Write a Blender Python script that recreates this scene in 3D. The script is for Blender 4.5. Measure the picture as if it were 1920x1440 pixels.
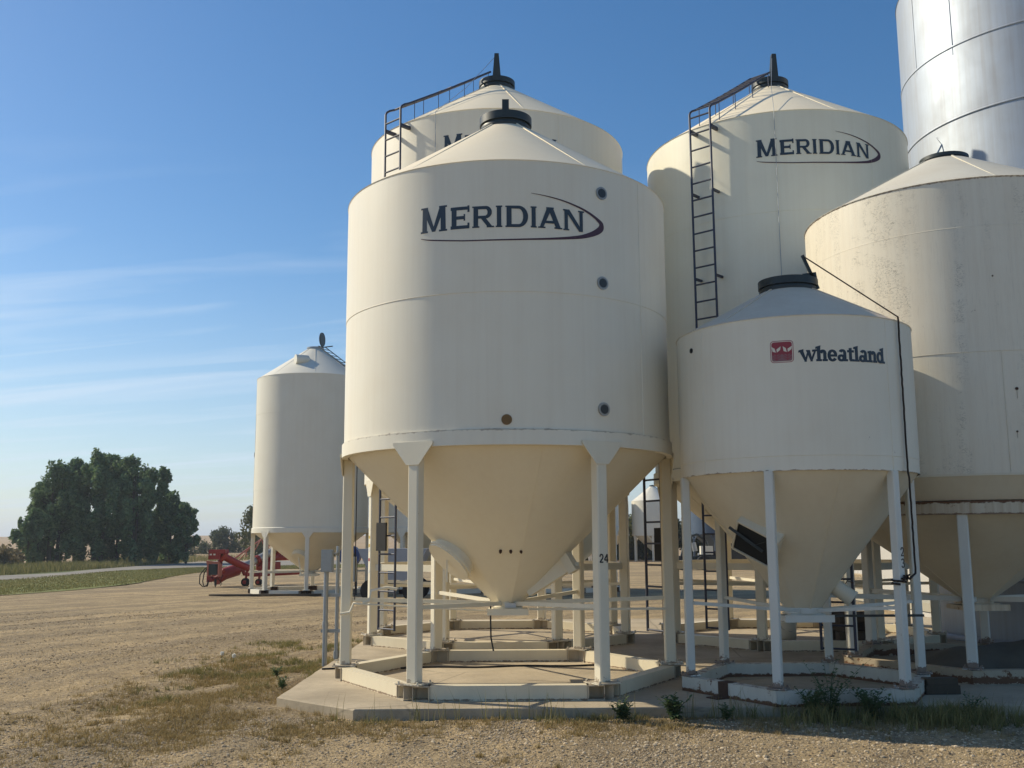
import bpy, bmesh, math, random
import numpy as np
from math import sin, cos, pi, radians, degrees, sqrt, atan2, hypot
from mathutils import Vector, Matrix

random.seed(7)
rng = np.random.default_rng(7)
for o in list(bpy.data.objects):
    bpy.data.objects.remove(o, do_unlink=True)
sc = bpy.context.scene
COL = sc.collection

# ------------------------------------------------------------------ camera
EYE = 1.65
FPX, PITCH, ROLL = 1908.96, 0.15473, -0.00538
cd = bpy.data.cameras.new("camera")
cam = bpy.data.objects.new("camera", cd)
COL.objects.link(cam)
cd.sensor_fit = 'HORIZONTAL'
cd.sensor_width = 36.0
cd.lens = 36.0 * FPX / 1920.0
cd.clip_start = 0.1
cd.clip_end = 6000
_f = Vector((0, cos(PITCH), sin(PITCH)))
_u0 = Vector((0, -sin(PITCH), cos(PITCH)))
_r0 = Vector((1, 0, 0))
_s, _c = sin(ROLL), cos(ROLL)
_r = _r0 * _c + _u0 * _s
_u = _u0 * _c - _r0 * _s
M = Matrix((( _r.x, _u.x, -_f.x, 0), (_r.y, _u.y, -_f.y, 0), (_r.z, _u.z, -_f.z, EYE), (0, 0, 0, 1)))
cam.matrix_world = M
sc.camera = cam

# ------------------------------------------------------------------ sky and sun
SUN_EL = radians(36)
SUN_DIR = Vector((-0.923 * cos(SUN_EL), 0.385 * cos(SUN_EL), sin(SUN_EL)))
w = bpy.data.worlds.new("World")
sc.world = w
w.use_nodes = True
nt = w.node_tree
nt.nodes.clear()
N = nt.nodes.new
out = N('ShaderNodeOutputWorld')
bg = N('ShaderNodeBackground')
bg.inputs['Strength'].default_value = 0.105
sky = N('ShaderNodeTexSky')
sky.sky_type = 'NISHITA'
sky.sun_disc = False
sky.sun_elevation = SUN_EL
sky.sun_rotation = atan2(SUN_DIR.x, SUN_DIR.y)
sky.air_density = 1.0
sky.dust_density = 0.5
sky.ozone_density = 2.2
# thin cirrus streaks low in the sky
tc = N('ShaderNodeTexCoord')
sep = N('ShaderNodeSeparateXYZ')
nt.links.new(tc.outputs['Generated'], sep.inputs[0])
def wmath(op, a, b=None, clamp=False):
    n = N('ShaderNodeMath'); n.operation = op; n.use_clamp = clamp
    for i, v in enumerate((a, b)):
        if v is None: continue
        if isinstance(v, (int, float)): n.inputs[i].default_value = v
        else: nt.links.new(v, n.inputs[i])
    return n.outputs[0]
zc = wmath('MAXIMUM', sep.outputs['Z'], 0.02)
cx = wmath('DIVIDE', sep.outputs['X'], wmath('ADD', zc, 0.12))
cy = wmath('DIVIDE', sep.outputs['Y'], wmath('ADD', zc, 0.12))
cmb = N('ShaderNodeCombineXYZ')
nt.links.new(wmath('MULTIPLY', cx, 0.8), cmb.inputs[0])
nt.links.new(wmath('ADD', wmath('MULTIPLY', cy, 4.4), wmath('MULTIPLY', cx, 0.5)), cmb.inputs[1])
ns = N('ShaderNodeTexNoise')
ns.inputs['Scale'].default_value = 0.9
ns.inputs['Detail'].default_value = 7
ns.inputs['Roughness'].default_value = 0.52
ns.inputs['Distortion'].default_value = 0.7
nt.links.new(cmb.outputs[0], ns.inputs['Vector'])
cr = N('ShaderNodeValToRGB')
cr.color_ramp.elements[0].position = 0.48
cr.color_ramp.elements[1].position = 0.68
nt.links.new(ns.outputs['Fac'], cr.inputs[0])
# mask: between horizon and about 20 degrees
m1 = N('ShaderNodeMapRange'); m1.inputs['From Min'].default_value = 0.36; m1.inputs['From Max'].default_value = 0.16
m1.inputs['To Min'].default_value = 0.0; m1.inputs['To Max'].default_value = 1.0
nt.links.new(sep.outputs['Z'], m1.inputs['Value'])
m2 = N('ShaderNodeMapRange'); m2.inputs['From Min'].default_value = 0.25; m2.inputs['From Max'].default_value = -0.25
m2.inputs['To Min'].default_value = 0.25; m2.inputs['To Max'].default_value = 1.0
nt.links.new(sep.outputs['X'], m2.inputs['Value'])
cf = wmath('MULTIPLY', wmath('MULTIPLY', cr.outputs[0], m1.outputs[0]), wmath('MULTIPLY', m2.outputs[0], 0.48))
# horizon haze band
hz = N('ShaderNodeMapRange'); hz.inputs['From Min'].default_value = 0.30; hz.inputs['From Max'].default_value = 0.0
hz.inputs['To Min'].default_value = 0.0; hz.inputs['To Max'].default_value = 1.0; hz.interpolation_type = 'SMOOTHSTEP'
nt.links.new(sep.outputs['Z'], hz.inputs['Value'])
mixh = N('ShaderNodeMix'); mixh.data_type = 'RGBA'
nt.links.new(wmath('MULTIPLY', hz.outputs[0], 0.45), mixh.inputs['Factor'])
hs = N('ShaderNodeHueSaturation'); hs.inputs['Saturation'].default_value = 1.30; hs.inputs['Value'].default_value = 1.0
nt.links.new(sky.outputs[0], hs.inputs['Color'])
nt.links.new(hs.outputs[0], mixh.inputs['A'])
mixh.inputs['B'].default_value = (4.3, 5.4, 6.7, 1)
mixc = N('ShaderNodeMix'); mixc.data_type = 'RGBA'
nt.links.new(cf, mixc.inputs['Factor'])
nt.links.new(mixh.outputs['Result'], mixc.inputs['A'])
mixc.inputs['B'].default_value = (6.0, 7.0, 8.2, 1)
nt.links.new(mixc.outputs['Result'], bg.inputs['Color'])
nt.links.new(bg.outputs[0], out.inputs['Surface'])

sl = bpy.data.lights.new("sun", 'SUN')
sl.energy = 4.3
sl.angle = radians(0.55)
sl.color = (1.0, 0.90, 0.69)
so = bpy.data.objects.new("sun", sl)
COL.objects.link(so)
so.location = SUN_DIR * 60
so.rotation_euler = SUN_DIR.to_track_quat('Z', 'Y').to_euler()

sc.view_settings.view_transform = 'Standard'
sc.view_settings.look = 'None'
sc.view_settings.exposure = 0.22
sc.view_settings.gamma = 1.0
sc.view_settings.use_curve_mapping = False
sc.render.resolution_x = 1024
sc.render.resolution_y = 768

# ------------------------------------------------------------------ materials
def newmat(name):
    m = bpy.data.materials.new(name); m.use_nodes = True
    t = m.node_tree
    b = t.nodes['Principled BSDF']
    return m, t, b
class NT:
    def __init__(s, t): s.t = t
    def n(s, typ, **kw):
        x = s.t.nodes.new(typ)
        for k, v in kw.items(): setattr(x, k, v)
        return x
    def l(s, a, b): s.t.links.new(a, b)
    def math(s, op, a, b=None, c=None, clamp=False):
        x = s.n('ShaderNodeMath', operation=op, use_clamp=clamp)
        for i, v in enumerate((a, b, c)):
            if v is None: continue
            if isinstance(v, (int, float)): x.inputs[i].default_value = v
            else: s.l(v, x.inputs[i])
        return x.outputs[0]
    def mapr(s, v, a, b, c=0.0, d=1.0):
        x = s.n('ShaderNodeMapRange')
        for k, q in zip(('From Min', 'From Max', 'To Min', 'To Max'), (a, b, c, d)): x.inputs[k].default_value = q
        s.l(v, x.inputs['Value']); return x.outputs[0]
    def noise(s, vec, scale, detail=4, rough=0.5, dist=0.0):
        x = s.n('ShaderNodeTexNoise')
        x.inputs['Scale'].default_value = scale; x.inputs['Detail'].default_value = detail
        x.inputs['Roughness'].default_value = rough; x.inputs['Distortion'].default_value = dist
        if vec is not None: s.l(vec, x.inputs['Vector'])
        return x.outputs['Fac']
    def scalev(s, vec, sx, sy, sz):
        x = s.n('ShaderNodeMapping'); x.inputs['Scale'].default_value = (sx, sy, sz)
        s.l(vec, x.inputs['Vector']); return x.outputs[0]
    def mix(s, f, a, b, blend='MIX'):
        x = s.n('ShaderNodeMix', data_type='RGBA', blend_type=blend)
        for k, v in (('Factor', f), ('A', a), ('B', b)):
            if isinstance(v, (int, float)): x.inputs[k].default_value = v
            elif isinstance(v, tuple): x.inputs[k].default_value = v if len(v) == 4 else (*v, 1)
            else: s.l(v, x.inputs[k])
        return x.outputs['Result']
    def bump(s, h, strength, dist, prev=None):
        x = s.n('ShaderNodeBump'); x.inputs['Strength'].default_value = strength; x.inputs['Distance'].default_value = dist
        s.l(h, x.inputs['Height'])
        if prev: s.l(prev, x.inputs['Normal'])
        return x.outputs[0]
    def objco(s): return s.n('ShaderNodeTexCoord').outputs['Object']

RUST = (0.085, 0.034, 0.014)
def paint(name, col, rough=0.42, streak=0.12, dirt=0.15, rust=0.0, crack=0.0, metal=0.0, zrust=None, bumpy=1.0, spec=0.5):
    """painted or bare sheet steel: faint vertical run marks, blotchy fading, small rust spots"""
    m, t, b = newmat(name); g = NT(t); co = g.objco()
    c = None
    n1 = g.noise(g.scalev(co, 14, 14, 0.4), 1.0, 5, 0.65)
    n2 = g.noise(co, 1.6, 4, 0.55)
    n3 = g.noise(co, 34, 3, 0.6)
    dark = tuple(x * (1 - 0.55 * (0.5 + i * 0.18)) for i, x in enumerate(col))
    f = g.math('ADD', g.math('MULTIPLY', g.mapr(n1, 0.42, 0.75), streak), g.math('MULTIPLY', g.mapr(n2, 0.4, 0.75), dirt), clamp=True)
    c = g.mix(f, col, dark)
    if crack > 0:
        warp = g.noise(co, 2.2, 3, 0.6)
        a1 = g.noise(g.scalev(co, 9, 9, 20), 1.0, 3, 0.6, 2.2)
        line = g.math('ABSOLUTE', g.math('SUBTRACT', a1, 0.5))
        line = g.mapr(line, 0.022, 0.006)
        patch = g.math('MULTIPLY', g.mapr(g.noise(g.scalev(co, 2.6, 2.6, 0.3), 1.0, 4, 0.65), 0.50, 0.62), g.mapr(g.noise(co, 5.5, 3, 0.6), 0.42, 0.52))
        c = g.mix(g.math('MULTIPLY', g.math('MULTIPLY', line, patch), crack, clamp=True), c, (0.15, 0.13, 0.10))
        fine = g.mapr(g.noise(g.scalev(co, 70, 70, 5), 1.0, 3, 0.6), 0.55, 0.75)
        c = g.mix(g.math('MULTIPLY', fine, 0.22 * crack), c, (0.32, 0.30, 0.26))
    if rust > 0:
        r1 = g.noise(co, 7.0, 6, 0.72)
        rs = g.mapr(r1, 0.715 - 0.12 * rust, 0.735 - 0.10 * rust)
        c = g.mix(rs, c, g.mix(n3, RUST, (0.20, 0.09, 0.035)))
    if zrust:
        sepx = g.n('ShaderNodeSeparateXYZ'); g.l(co, sepx.inputs[0])
        for (zz, half, amt) in zrust:
            d = g.math('ABSOLUTE', g.math('SUBTRACT', sepx.outputs['Z'], zz))
            near = g.mapr(d, half, 0.0)
            rr = g.noise(g.scalev(co, 14, 14, 22), 1.0, 5, 0.75)
            mk = g.mapr(g.math('ADD', g.math('MULTIPLY', near, 0.22 + 0.3 * amt), rr), 0.80, 0.86)
            c = g.mix(g.math('MULTIPLY', mk, amt, clamp=True), c, g.mix(n3, RUST, (0.16, 0.07, 0.028)))
    t.links.new(c, b.inputs['Base Color'])
    rg = g.math('ADD', rough, g.math('MULTIPLY', g.math('SUBTRACT', n2, 0.5), 0.25))
    t.links.new(rg, b.inputs['Roughness'])
    b.inputs['Metallic'].default_value = metal
    b.inputs['Specular IOR Level'].default_value = spec
    bn = g.bump(g.noise(co, 260, 2, 0.5), 0.10 * bumpy, 0.002)
    bn = g.bump(g.noise(g.scalev(co, 1.4, 1.4, 0.9), 1.0, 3, 0.4), 0.35 * bumpy, 0.012, bn)
    t.links.new(bn, b.inputs['Normal'])
    return m

def plain(name, col, rough=0.6, metal=0.0, var=0.15, scale=20, emit=None):
    m, t, b = newmat(name); g = NT(t); co = g.objco()
    n = g.noise(co, scale, 4, 0.6)
    c = g.mix(g.math('MULTIPLY', n, var * 2, clamp=True), col, tuple(x * 0.45 for x in col))
    t.links.new(c, b.inputs['Base Color'])
    b.inputs['Roughness'].default_value = rough
    b.inputs['Metallic'].default_value = metal
    t.links.new(g.bump(n, 0.15, 0.004), b.inputs['Normal'])
    return m

CREAM = (0.80, 0.745, 0.61)
m_wall24 = paint('paint_cream_wall', CREAM, 0.46, 0.13, 0.14, zrust=[(2.795, 0.035, 0.45)])
m_wallB = paint('paint_cream_tall', (0.79, 0.735, 0.60), 0.44, 0.13, 0.13)
m_wallC = paint('paint_cream_yellowed', (0.79, 0.75, 0.60), 0.44, 0.13, 0.13)
m_wallD = paint('paint_cream_worn', (0.78, 0.73, 0.60), 0.5, 0.12, 0.16, rust=0.12, zrust=[(2.335, 0.035, 0.7)])
m_wallE = paint('paint_cream_flaking', (0.76, 0.70, 0.57), 0.5, 0.2, 0.16, rust=0.14, crack=0.8, zrust=[(2.36, 0.03, 0.9), (5.79, 0.03, 0.6)])
m_roofE = paint('paint_roof_flaking', (0.64, 0.60, 0.50), 0.55, 0.1, 0.25, rust=0.35)
m_band_E = paint('paint_band_rusty', (0.60, 0.54, 0.42), 0.6, 1.1, 0.5, rust=0.7, zrust=[(2.085, 0.05, 1.0), (1.945, 0.03, 0.8)])
m_roofD = paint('galvanised_roof_grey', (0.78, 0.63, 0.47), 0.7, 0.15, 0.25, spec=0.3)
m_roof = paint('paint_roof_cream', (0.84, 0.74, 0.56), 0.7, 0.06, 0.12, spec=0.2)
m_hop = paint('paint_hopper_cream', (0.79, 0.72, 0.56), 0.38, 0.10, 0.12)
m_hopD = paint('paint_hopper_worn', (0.70, 0.635, 0.49), 0.45, 0.12, 0.22, rust=0.06)
m_leg = paint('paint_leg_cream', (0.76, 0.70, 0.55), 0.45, 0.10, 0.22, rust=0.08, zrust=[(0.26, 0.10, 0.55)], bumpy=0.5)
m_legD = paint('paint_leg_chipped', (0.66, 0.66, 0.60), 0.5, 0.1, 0.25, rust=0.18, zrust=[(0.27, 0.13, 0.8)], bumpy=0.5)
m_skid = paint('paint_skid_cream', (0.72, 0.64, 0.47), 0.5, 0.1, 0.3, rust=0.05, zrust=[(0.10, 0.025, 0.8)], bumpy=0.5)
m_skidD = paint('paint_skid_rusted', (0.58, 0.56, 0.48), 0.6, 0.2, 0.5, rust=0.85, zrust=[(0.10, 0.06, 1.0), (0.25, 0.03, 0.8)], bumpy=0.5)
m_skidE = paint('paint_skid_badly_rusted', (0.42, 0.35, 0.25), 0.7, 0.2, 0.5, rust=0.95, zrust=[(0.13, 0.1, 1.0)], bumpy=1.0)
m_node = paint('steel_node_rusty', (0.46, 0.40, 0.30), 0.7, 0.3, 0.5, rust=0.6)
m_silver = paint('galvanised_silver', (0.38, 0.42, 0.475), 0.60, 0.4, 0.25, metal=0.64, bumpy=2.4)
m_white = paint('paint_white_bin', (0.72, 0.685, 0.58), 0.5, 0.1, 0.12)
m_black = plain('paint_dark_green_black', (0.022, 0.032, 0.034), 0.45, 0.0, 0.2)
m_ladder = plain('paint_slate_ladder', (0.05, 0.055, 0.085), 0.5, 0.2, 0.2)
m_galv = plain('galvanised_conduit', (0.36, 0.39, 0.42), 0.45, 0.6, 0.2)
m_text = plain('decal_slate', (0.022, 0.040, 0.062), 0.5, 0, 0.05, 3)
m_swoosh = plain('decal_maroon', (0.060, 0.018, 0.034), 0.5, 0, 0.05, 3)
m_red_decal = plain('decal_red', (0.30, 0.035, 0.05), 0.5, 0, 0.08, 3)
m_red_pale = plain('decal_red_pale', (0.26, 0.12, 0.13), 0.5, 0, 0.08, 3)
m_cream_decal = plain('decal_cream', (0.72, 0.66, 0.55), 0.5, 0, 0.05, 3)
m_num = plain('decal_black', (0.012, 0.012, 0.014), 0.5, 0, 0.05)
m_hole = plain('dark_interior', (0.012, 0.014, 0.014), 0.9)
m_glassring = plain('sight_ring_grey', (0.36, 0.34, 0.31), 0.35, 0.5)
m_glass = plain('sight_glass_dark', (0.02, 0.02, 0.02), 0.35)
m_brass = plain('sticker_brown', (0.22, 0.12, 0.035), 0.5, 0.2, 0.3, 40)
m_rubber = plain('rubber_black', (0.015, 0.015, 0.016), 0.8)
m_rust = plain('rust', (0.085, 0.042, 0.024), 0.85, 0, 0.4, 30)
m_redpaint = paint('paint_machine_red', (0.25, 0.020, 0.015), 0.5, 0.2, 0.4, rust=0.3)
m_redfade = paint('paint_machine_red_faded', (0.42, 0.15, 0.11), 0.6, 0.2, 0.3)
m_tubegrey = plain('tube_worn_steel', (0.42, 0.41, 0.38), 0.4, 0.5, 0.2)
m_wood = plain('old_wood', (0.10, 0.075, 0.05), 0.9, 0, 0.5, 12)
m_tarp = plain('tarp_black', (0.15, 0.135, 0.105), 0.9, 0, 0.4, 5)
m_blue = plain('paint_blue_fan', (0.02, 0.06, 0.22), 0.4)
m_sticker_w = plain('sticker_white', (0.7, 0.7, 0.68), 0.5)
m_yellow = plain('sticker_yellow', (0.6, 0.40, 0.05), 0.5)
m_bark = plain('bark', (0.10, 0.085, 0.065), 0.95, 0, 0.5, 8)
m_chain = plain('chain_rusty', (0.035, 0.022, 0.016), 0.8, 0.2, 0.4, 60)
m_dark_truck = plain('paint_truck_black', (0.012, 0.014, 0.018), 0.25)
m_shaded_bin = paint('paint_bin_in_shade', (0.05, 0.08, 0.13), 0.5, 0.1, 0.2)  # shade on the far stilt bin put into its base colour
m_panel = plain('sheet_blue_grey', (0.30, 0.34, 0.42), 0.4, 0.3, 0.2, 3)

def mat_concrete():
    m, t, b = newmat('concrete'); g = NT(t)
    co = g.objco()
    n1 = g.noise(co, 0.9, 6, 0.6); n2 = g.noise(co, 14, 5, 0.65); n3 = g.noise(co, 130, 2, 0.5)
    c = g.mix(g.mapr(n1, 0.35, 0.7), (0.50, 0.41, 0.285), (0.31, 0.25, 0.17))
    c = g.mix(g.math('MULTIPLY', g.mapr(n2, 0.5, 0.8), 0.45), c, (0.20, 0.165, 0.12))
    c = g.mix(g.math('MULTIPLY', g.mapr(n3, 0.55, 0.75), 0.3), c, (0.16, 0.14, 0.11))
    # hairline cracks
    v = g.n('ShaderNodeTexVoronoi', feature='DISTANCE_TO_EDGE'); v.inputs['Scale'].default_value = 0.42
    g.l(g.n('ShaderNodeTexCoord').outputs['Object'], v.inputs['Vector'])
    wv = g.mix(0.12, g.n('ShaderNodeTexCoord').outputs['Object'], g.n('ShaderNodeTexNoise').outputs['Color'])
    g.l(wv, v.inputs['Vector'])
    c = g.mix(g.math('MULTIPLY', g.mapr(v.outputs['Distance'], 0.006, 0.0), 0.5), c, (0.12, 0.10, 0.075))
    g.l(c, b.inputs['Base Color']); b.inputs['Roughness'].default_value = 0.9
    g.l(g.bump(n3, 0.3, 0.004, g.bump(n2, 0.3, 0.01)), b.inputs['Normal'])
    return m
m_conc = mat_concrete()

def mat_ground():
    m, t, b = newmat('yard_gravel_and_dust'); g = NT(t); co = g.objco()
    big = g.noise(co, 0.16, 5, 0.6, 0.6)
    # wheel tracks: bands around the centre of a wide turn
    vd = g.n('ShaderNodeVectorMath', operation='DISTANCE'); g.l(co, vd.inputs[0]); vd.inputs[1].default_value = (25, 4, 0)
    rad_ = g.n('ShaderNodeCombineXYZ'); g.l(g.math('MULTIPLY', vd.outputs['Value'], 1.1), rad_.inputs[0])
    g.l(g.math('MULTIPLY', g.noise(co, 0.25, 2, 0.5), 1.6), rad_.inputs[1])
    trk = g.noise(rad_.outputs[0], 1.0, 5, 0.65)
    med = g.noise(co, 1.3, 6, 0.65)
    grit = g.noise(co, 26, 4, 0.7)
    fine = g.noise(co, 95, 3, 0.6)
    dust = (0.52, 0.385, 0.215); grav = (0.33, 0.25, 0.15); darkg = (0.15, 0.11, 0.068)
    c = g.mix(g.mapr(g.math('ADD', g.math('MULTIPLY', trk, 0.7), g.math('MULTIPLY', big, 0.3)), 0.44, 0.54), dust, grav)
    c = g.mix(g.math('MULTIPLY', g.mapr(med, 0.5, 0.72), 0.5), c, darkg)
    c = g.mix(g.math('MULTIPLY', g.mapr(g.noise(co, 6.5, 5, 0.75), 0.5, 0.66), 0.5), c, darkg)
    c = g.mix(g.math('MULTIPLY', g.mapr(grit, 0.52, 0.72), 0.55), c, darkg)
    c = g.mix(g.math('MULTIPLY', g.mapr(fine, 0.55, 0.75), 0.35), c, (0.56, 0.44, 0.29))
    mid = g.noise(co, 13, 4, 0.75)
    loose = g.mapr(trk, 0.42, 0.54, 0.25, 1.0)
    c = g.mix(g.math('MULTIPLY', loose, g.math('MULTIPLY', g.mapr(mid, 0.54, 0.64), 0.6)), c, darkg)
    c = g.mix(g.math('MULTIPLY', g.mapr(mid, 0.44, 0.34), 0.5), c, (0.60, 0.47, 0.30))
    v = g.n('ShaderNodeTexVoronoi'); v.inputs['Scale'].default_value = 24
    g.l(co, v.inputs['Vector'])
    st = g.mapr(v.outputs['Distance'], 0.32, 0.22)
    stc = g.mix(g.n('ShaderNodeSeparateColor').outputs[0], (0.5, 0.4, 0.3), (0.5, 0.4, 0.3))
    sc_ = g.n('ShaderNodeSeparateColor'); g.l(v.outputs['Color'], sc_.inputs[0])
    pres = g.math('MULTIPLY', g.mapr(sc_.outputs[0], 0.55, 0.6), st)
    c = g.mix(g.math('MULTIPLY', pres, 0.6), c, g.mix(sc_.outputs[1], (0.22, 0.18, 0.14), (0.55, 0.46, 0.36)))
    g.l(c, b.inputs['Base Color']); b.inputs['Roughness'].default_value = 0.95
    b.inputs['Specular IOR Level'].default_value = 0.2
    bn = g.bump(fine, 0.5, 0.008)
    bn = g.bump(grit, 0.8, 0.03, bn)
    bn = g.bump(mid, 0.7, 0.045, bn)
    bn = g.bump(pres, 0.5, 0.012, bn)
    bn = g.bump(g.noise(g.scalev(co, 3, 7, 1), 1.0, 5, 0.65), 0.5, 0.03, bn)
    g.l(bn, b.inputs['Normal'])
    return m
m_ground = mat_ground()

def mat_cover(name, c1, c2, c3, sc1=0.8, sc2=18, bumpd=0.06):
    m, t, b = newmat(name); g = NT(t); co = g.objco()
    n1 = g.noise(co, sc1, 5, 0.6); n2 = g.noise(co, sc2, 4, 0.7)
    c = g.mix(g.mapr(n1, 0.35, 0.68), c1, c2)
    c = g.mix(g.math('MULTIPLY', g.mapr(n2, 0.45, 0.75), 0.6), c, c3)
    g.l(c, b.inputs['Base Color']); b.inputs['Roughness'].default_value = 0.95
    b.inputs['Specular IOR Level'].default_value = 0.15
    g.l(g.bump(n2, 0.8, bumpd), b.inputs['Normal'])
    return m
m_lawn = mat_cover('mown_grass', (0.17, 0.19, 0.06), (0.23, 0.21, 0.085), (0.12, 0.145, 0.045), 0.25, 5)
m_verge = mat_cover('verge_grass', (0.15, 0.145, 0.055), (0.10, 0.13, 0.04), (0.06, 0.08, 0.025), 0.2, 3)
m_road = mat_cover('road_gravel', (0.30, 0.275, 0.24), (0.22, 0.20, 0.175), (0.38, 0.35, 0.30), 0.3, 9, 0.03)
m_field = mat_cover('crop_stubble', (0.42, 0.30, 0.18), (0.35, 0.245, 0.15), (0.50, 0.37, 0.22), 0.02, 0.5, 0.4)

def mat_blade(name, a, bcol, rough=0.7):
    m, t, b = newmat(name); g = NT(t)
    gi = g.n('ShaderNodeNewGeometry')
    c = g.mix(gi.outputs['Random Per Island'], a, bcol)
    g.l(c, b.inputs['Base Color']); b.inputs['Roughness'].default_value = rough
    b.inputs['Specular IOR Level'].default_value = 0.25
    # thin leaves let some light through
    tr = g.n('ShaderNodeBsdfTranslucent'); g.l(c, tr.inputs['Color'])
    mx = g.n('ShaderNodeMixShader'); mx.inputs[0].default_value = 0.3
    g.l(b.outputs[0], mx.inputs[1]); g.l(tr.outputs[0], mx.inputs[2])
    o = [n for n in t.nodes if n.type == 'OUTPUT_MATERIAL'][0]
    g.l(mx.outputs[0], o.inputs['Surface'])
    return m
m_dry = mat_blade('dry_grass_blades', (0.22, 0.16, 0.065), (0.42, 0.315, 0.14))
m_green = mat_blade('green_grass_blades', (0.13, 0.14, 0.045), (0.30, 0.25, 0.10))
m_weed = mat_blade('weed_leaves', (0.065, 0.11, 0.045), (0.13, 0.18, 0.08))
m_leafP = mat_blade('poplar_leaves', (0.075, 0.135, 0.06), (0.21, 0.29, 0.13))
m_leafB = mat_blade('bush_leaves', (0.045, 0.06, 0.03), (0.09, 0.11, 0.05))
m_leafY = mat_blade('yellowing_leaves', (0.07, 0.085, 0.03), (0.15, 0.15, 0.055))
m_leafR = mat_blade('brown_brush', (0.16, 0.13, 0.065), (0.28, 0.22, 0.11))
m_fluff = mat_blade('seed_head', (0.75, 0.75, 0.72), (0.85, 0.85, 0.82))
m_stone = mat_blade('stones', (0.26, 0.19, 0.12), (0.82, 0.68, 0.48), 0.9)

def mat_corrugated(name, col, pitch=0.3):
    m, t, b = newmat(name); g = NT(t); co = g.objco()
    n = g.noise(g.scalev(co, 1, 1, 0.2), 1.5, 4, 0.6)
    c = g.mix(g.math('MULTIPLY', n, 0.4), col, tuple(x * 0.7 for x in col))
    g.l(c, b.inputs['Base Color']); b.inputs['Roughness'].default_value = 0.45; b.inputs['Metallic'].default_value = 0.25
    return m
m_shed = mat_corrugated('shed_sheet_white', (0.62, 0.60, 0.56))

# ------------------------------------------------------------------ mesh builder
class MB:
    def __init__(s): s.v = []; s.f = []; s.sm = []; s.mi = []
    def add(s, vs, fs, smooth=False, mi=0):
        k = len(s.v); s.v += [tuple(p) for p in vs]
        s.f += [tuple(i + k for i in f) for f in fs]
        s.sm += [smooth] * len(fs); s.mi += [mi] * len(fs)
        return s
    def box(s, c, d, rz=0.0, mat=None, mi=0):
        hx, hy, hz = d[0] / 2, d[1] / 2, d[2] / 2
        R = mat if mat is not None else Matrix.Rotation(rz, 3, 'Z')
        vs = [Vector(c) + R @ Vector((x * hx, y * hy, z * hz)) for x, y, z in
              ((-1,-1,-1),(1,-1,-1),(1,1,-1),(-1,1,-1),(-1,-1,1),(1,-1,1),(1,1,1),(-1,1,1))]
        return s.add(vs, [(0,3,2,1),(4,5,6,7),(0,1,5,4),(1,2,6,5),(2,3,7,6),(3,0,4,7)], False, mi)
    def bar(s, a, b, wd, h, up=(0, 0, 1)):
        a = Vector(a); b = Vector(b); d = (b - a); L = d.length; d.normalize()
        u = Vector(up); sd = d.cross(u)
        if sd.length < 1e-4: sd = d.cross(Vector((1, 0, 0)))
        sd.normalize(); u = sd.cross(d)
        R = Matrix((d, sd, u)).transposed()
        return s.box((a + b) / 2, (L, wd, h), mat=R)
    def tube(s, pts, r, n=8, cap=True, smooth=True, r2=None):
        pts = [Vector(p) for p in pts]; rings = []
        prev = None
        for i, p in enumerate(pts):
            if i == 0: d = pts[1] - p
            elif i == len(pts) - 1: d = p - pts[i - 1]
            else: d = (pts[i + 1] - p).normalized() + (p - pts[i - 1]).normalized()
            d.normalize()
            if prev is None:
                x = d.cross(Vector((0, 0, 1)))
                if x.length < 1e-3: x = Vector((1, 0, 0))
            else: x = prev - d * prev.dot(d)
            x.normalize(); y = d.cross(x); prev = x
            rr = r if r2 is None else r + (r2 - r) * i / (len(pts) - 1)
            rings.append([p + (x * cos(2*pi*k/n) + y * sin(2*pi*k/n)) * rr for k in range(n)])
        vs = [q for ring in rings for q in ring]
        fs = []
        for i in range(len(pts) - 1):
            for k in range(n):
                a = i*n + k; b2 = i*n + (k+1) % n
                fs.append((a, b2, b2 + n, a + n))
        s.add(vs, fs, smooth)
        if cap:
            s.add(rings[0], [tuple(range(n))[::-1]]); s.add(rings[-1], [tuple(range(n))])
        return s
    def lathe(s, segs, n=96, c=(0, 0, 0), wob=0.0, mi=0, a0=0.0):
        """segs: list of profiles [(r, z), ...]; each profile is its own smooth strip"""
        for prof in segs:
            vs = []
            for (r, z) in prof:
                for k in range(n):
                    a = 2*pi*k/n + a0
                    rr = r
                    if wob: rr += wob * (sin(3*a + z*1.3) * 0.5 + sin(7*a - z*2.1) * 0.3 + sin(13*a + z*4.0) * 0.2)
                    vs.append((c[0] + rr*cos(a), c[1] + rr*sin(a), c[2] + z))
            fs = []
            for i in range(len(prof) - 1):
                for k in range(n):
                    k2 = (k + 1) % n
                    fs.append((i*n + k, i*n + k2, (i+1)*n + k2, (i+1)*n + k))
            s.add(vs, fs, True, mi)
        return s
    def disc(s, c, r, nrm, th, n=20, mi=0, smooth=False):
        nrm = Vector(nrm).normalized(); c = Vector(c)
        return s.tube([c, c + nrm * th], r, n, True, smooth)
    def build(s, name, mat, parent=None):
        me = bpy.data.meshes.new(name)
        me.from_pydata(s.v, [], s.f); me.update()
        me.polygons.foreach_set('use_smooth', s.sm)
        me.polygons.foreach_set('material_index', s.mi)
        for mm in (mat if isinstance(mat, (list, tuple)) else [mat]): me.materials.append(mm)
        o = bpy.data.objects.new(name, me); COL.objects.link(o)
        if parent is not None: o.parent = parent
        return o

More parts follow.
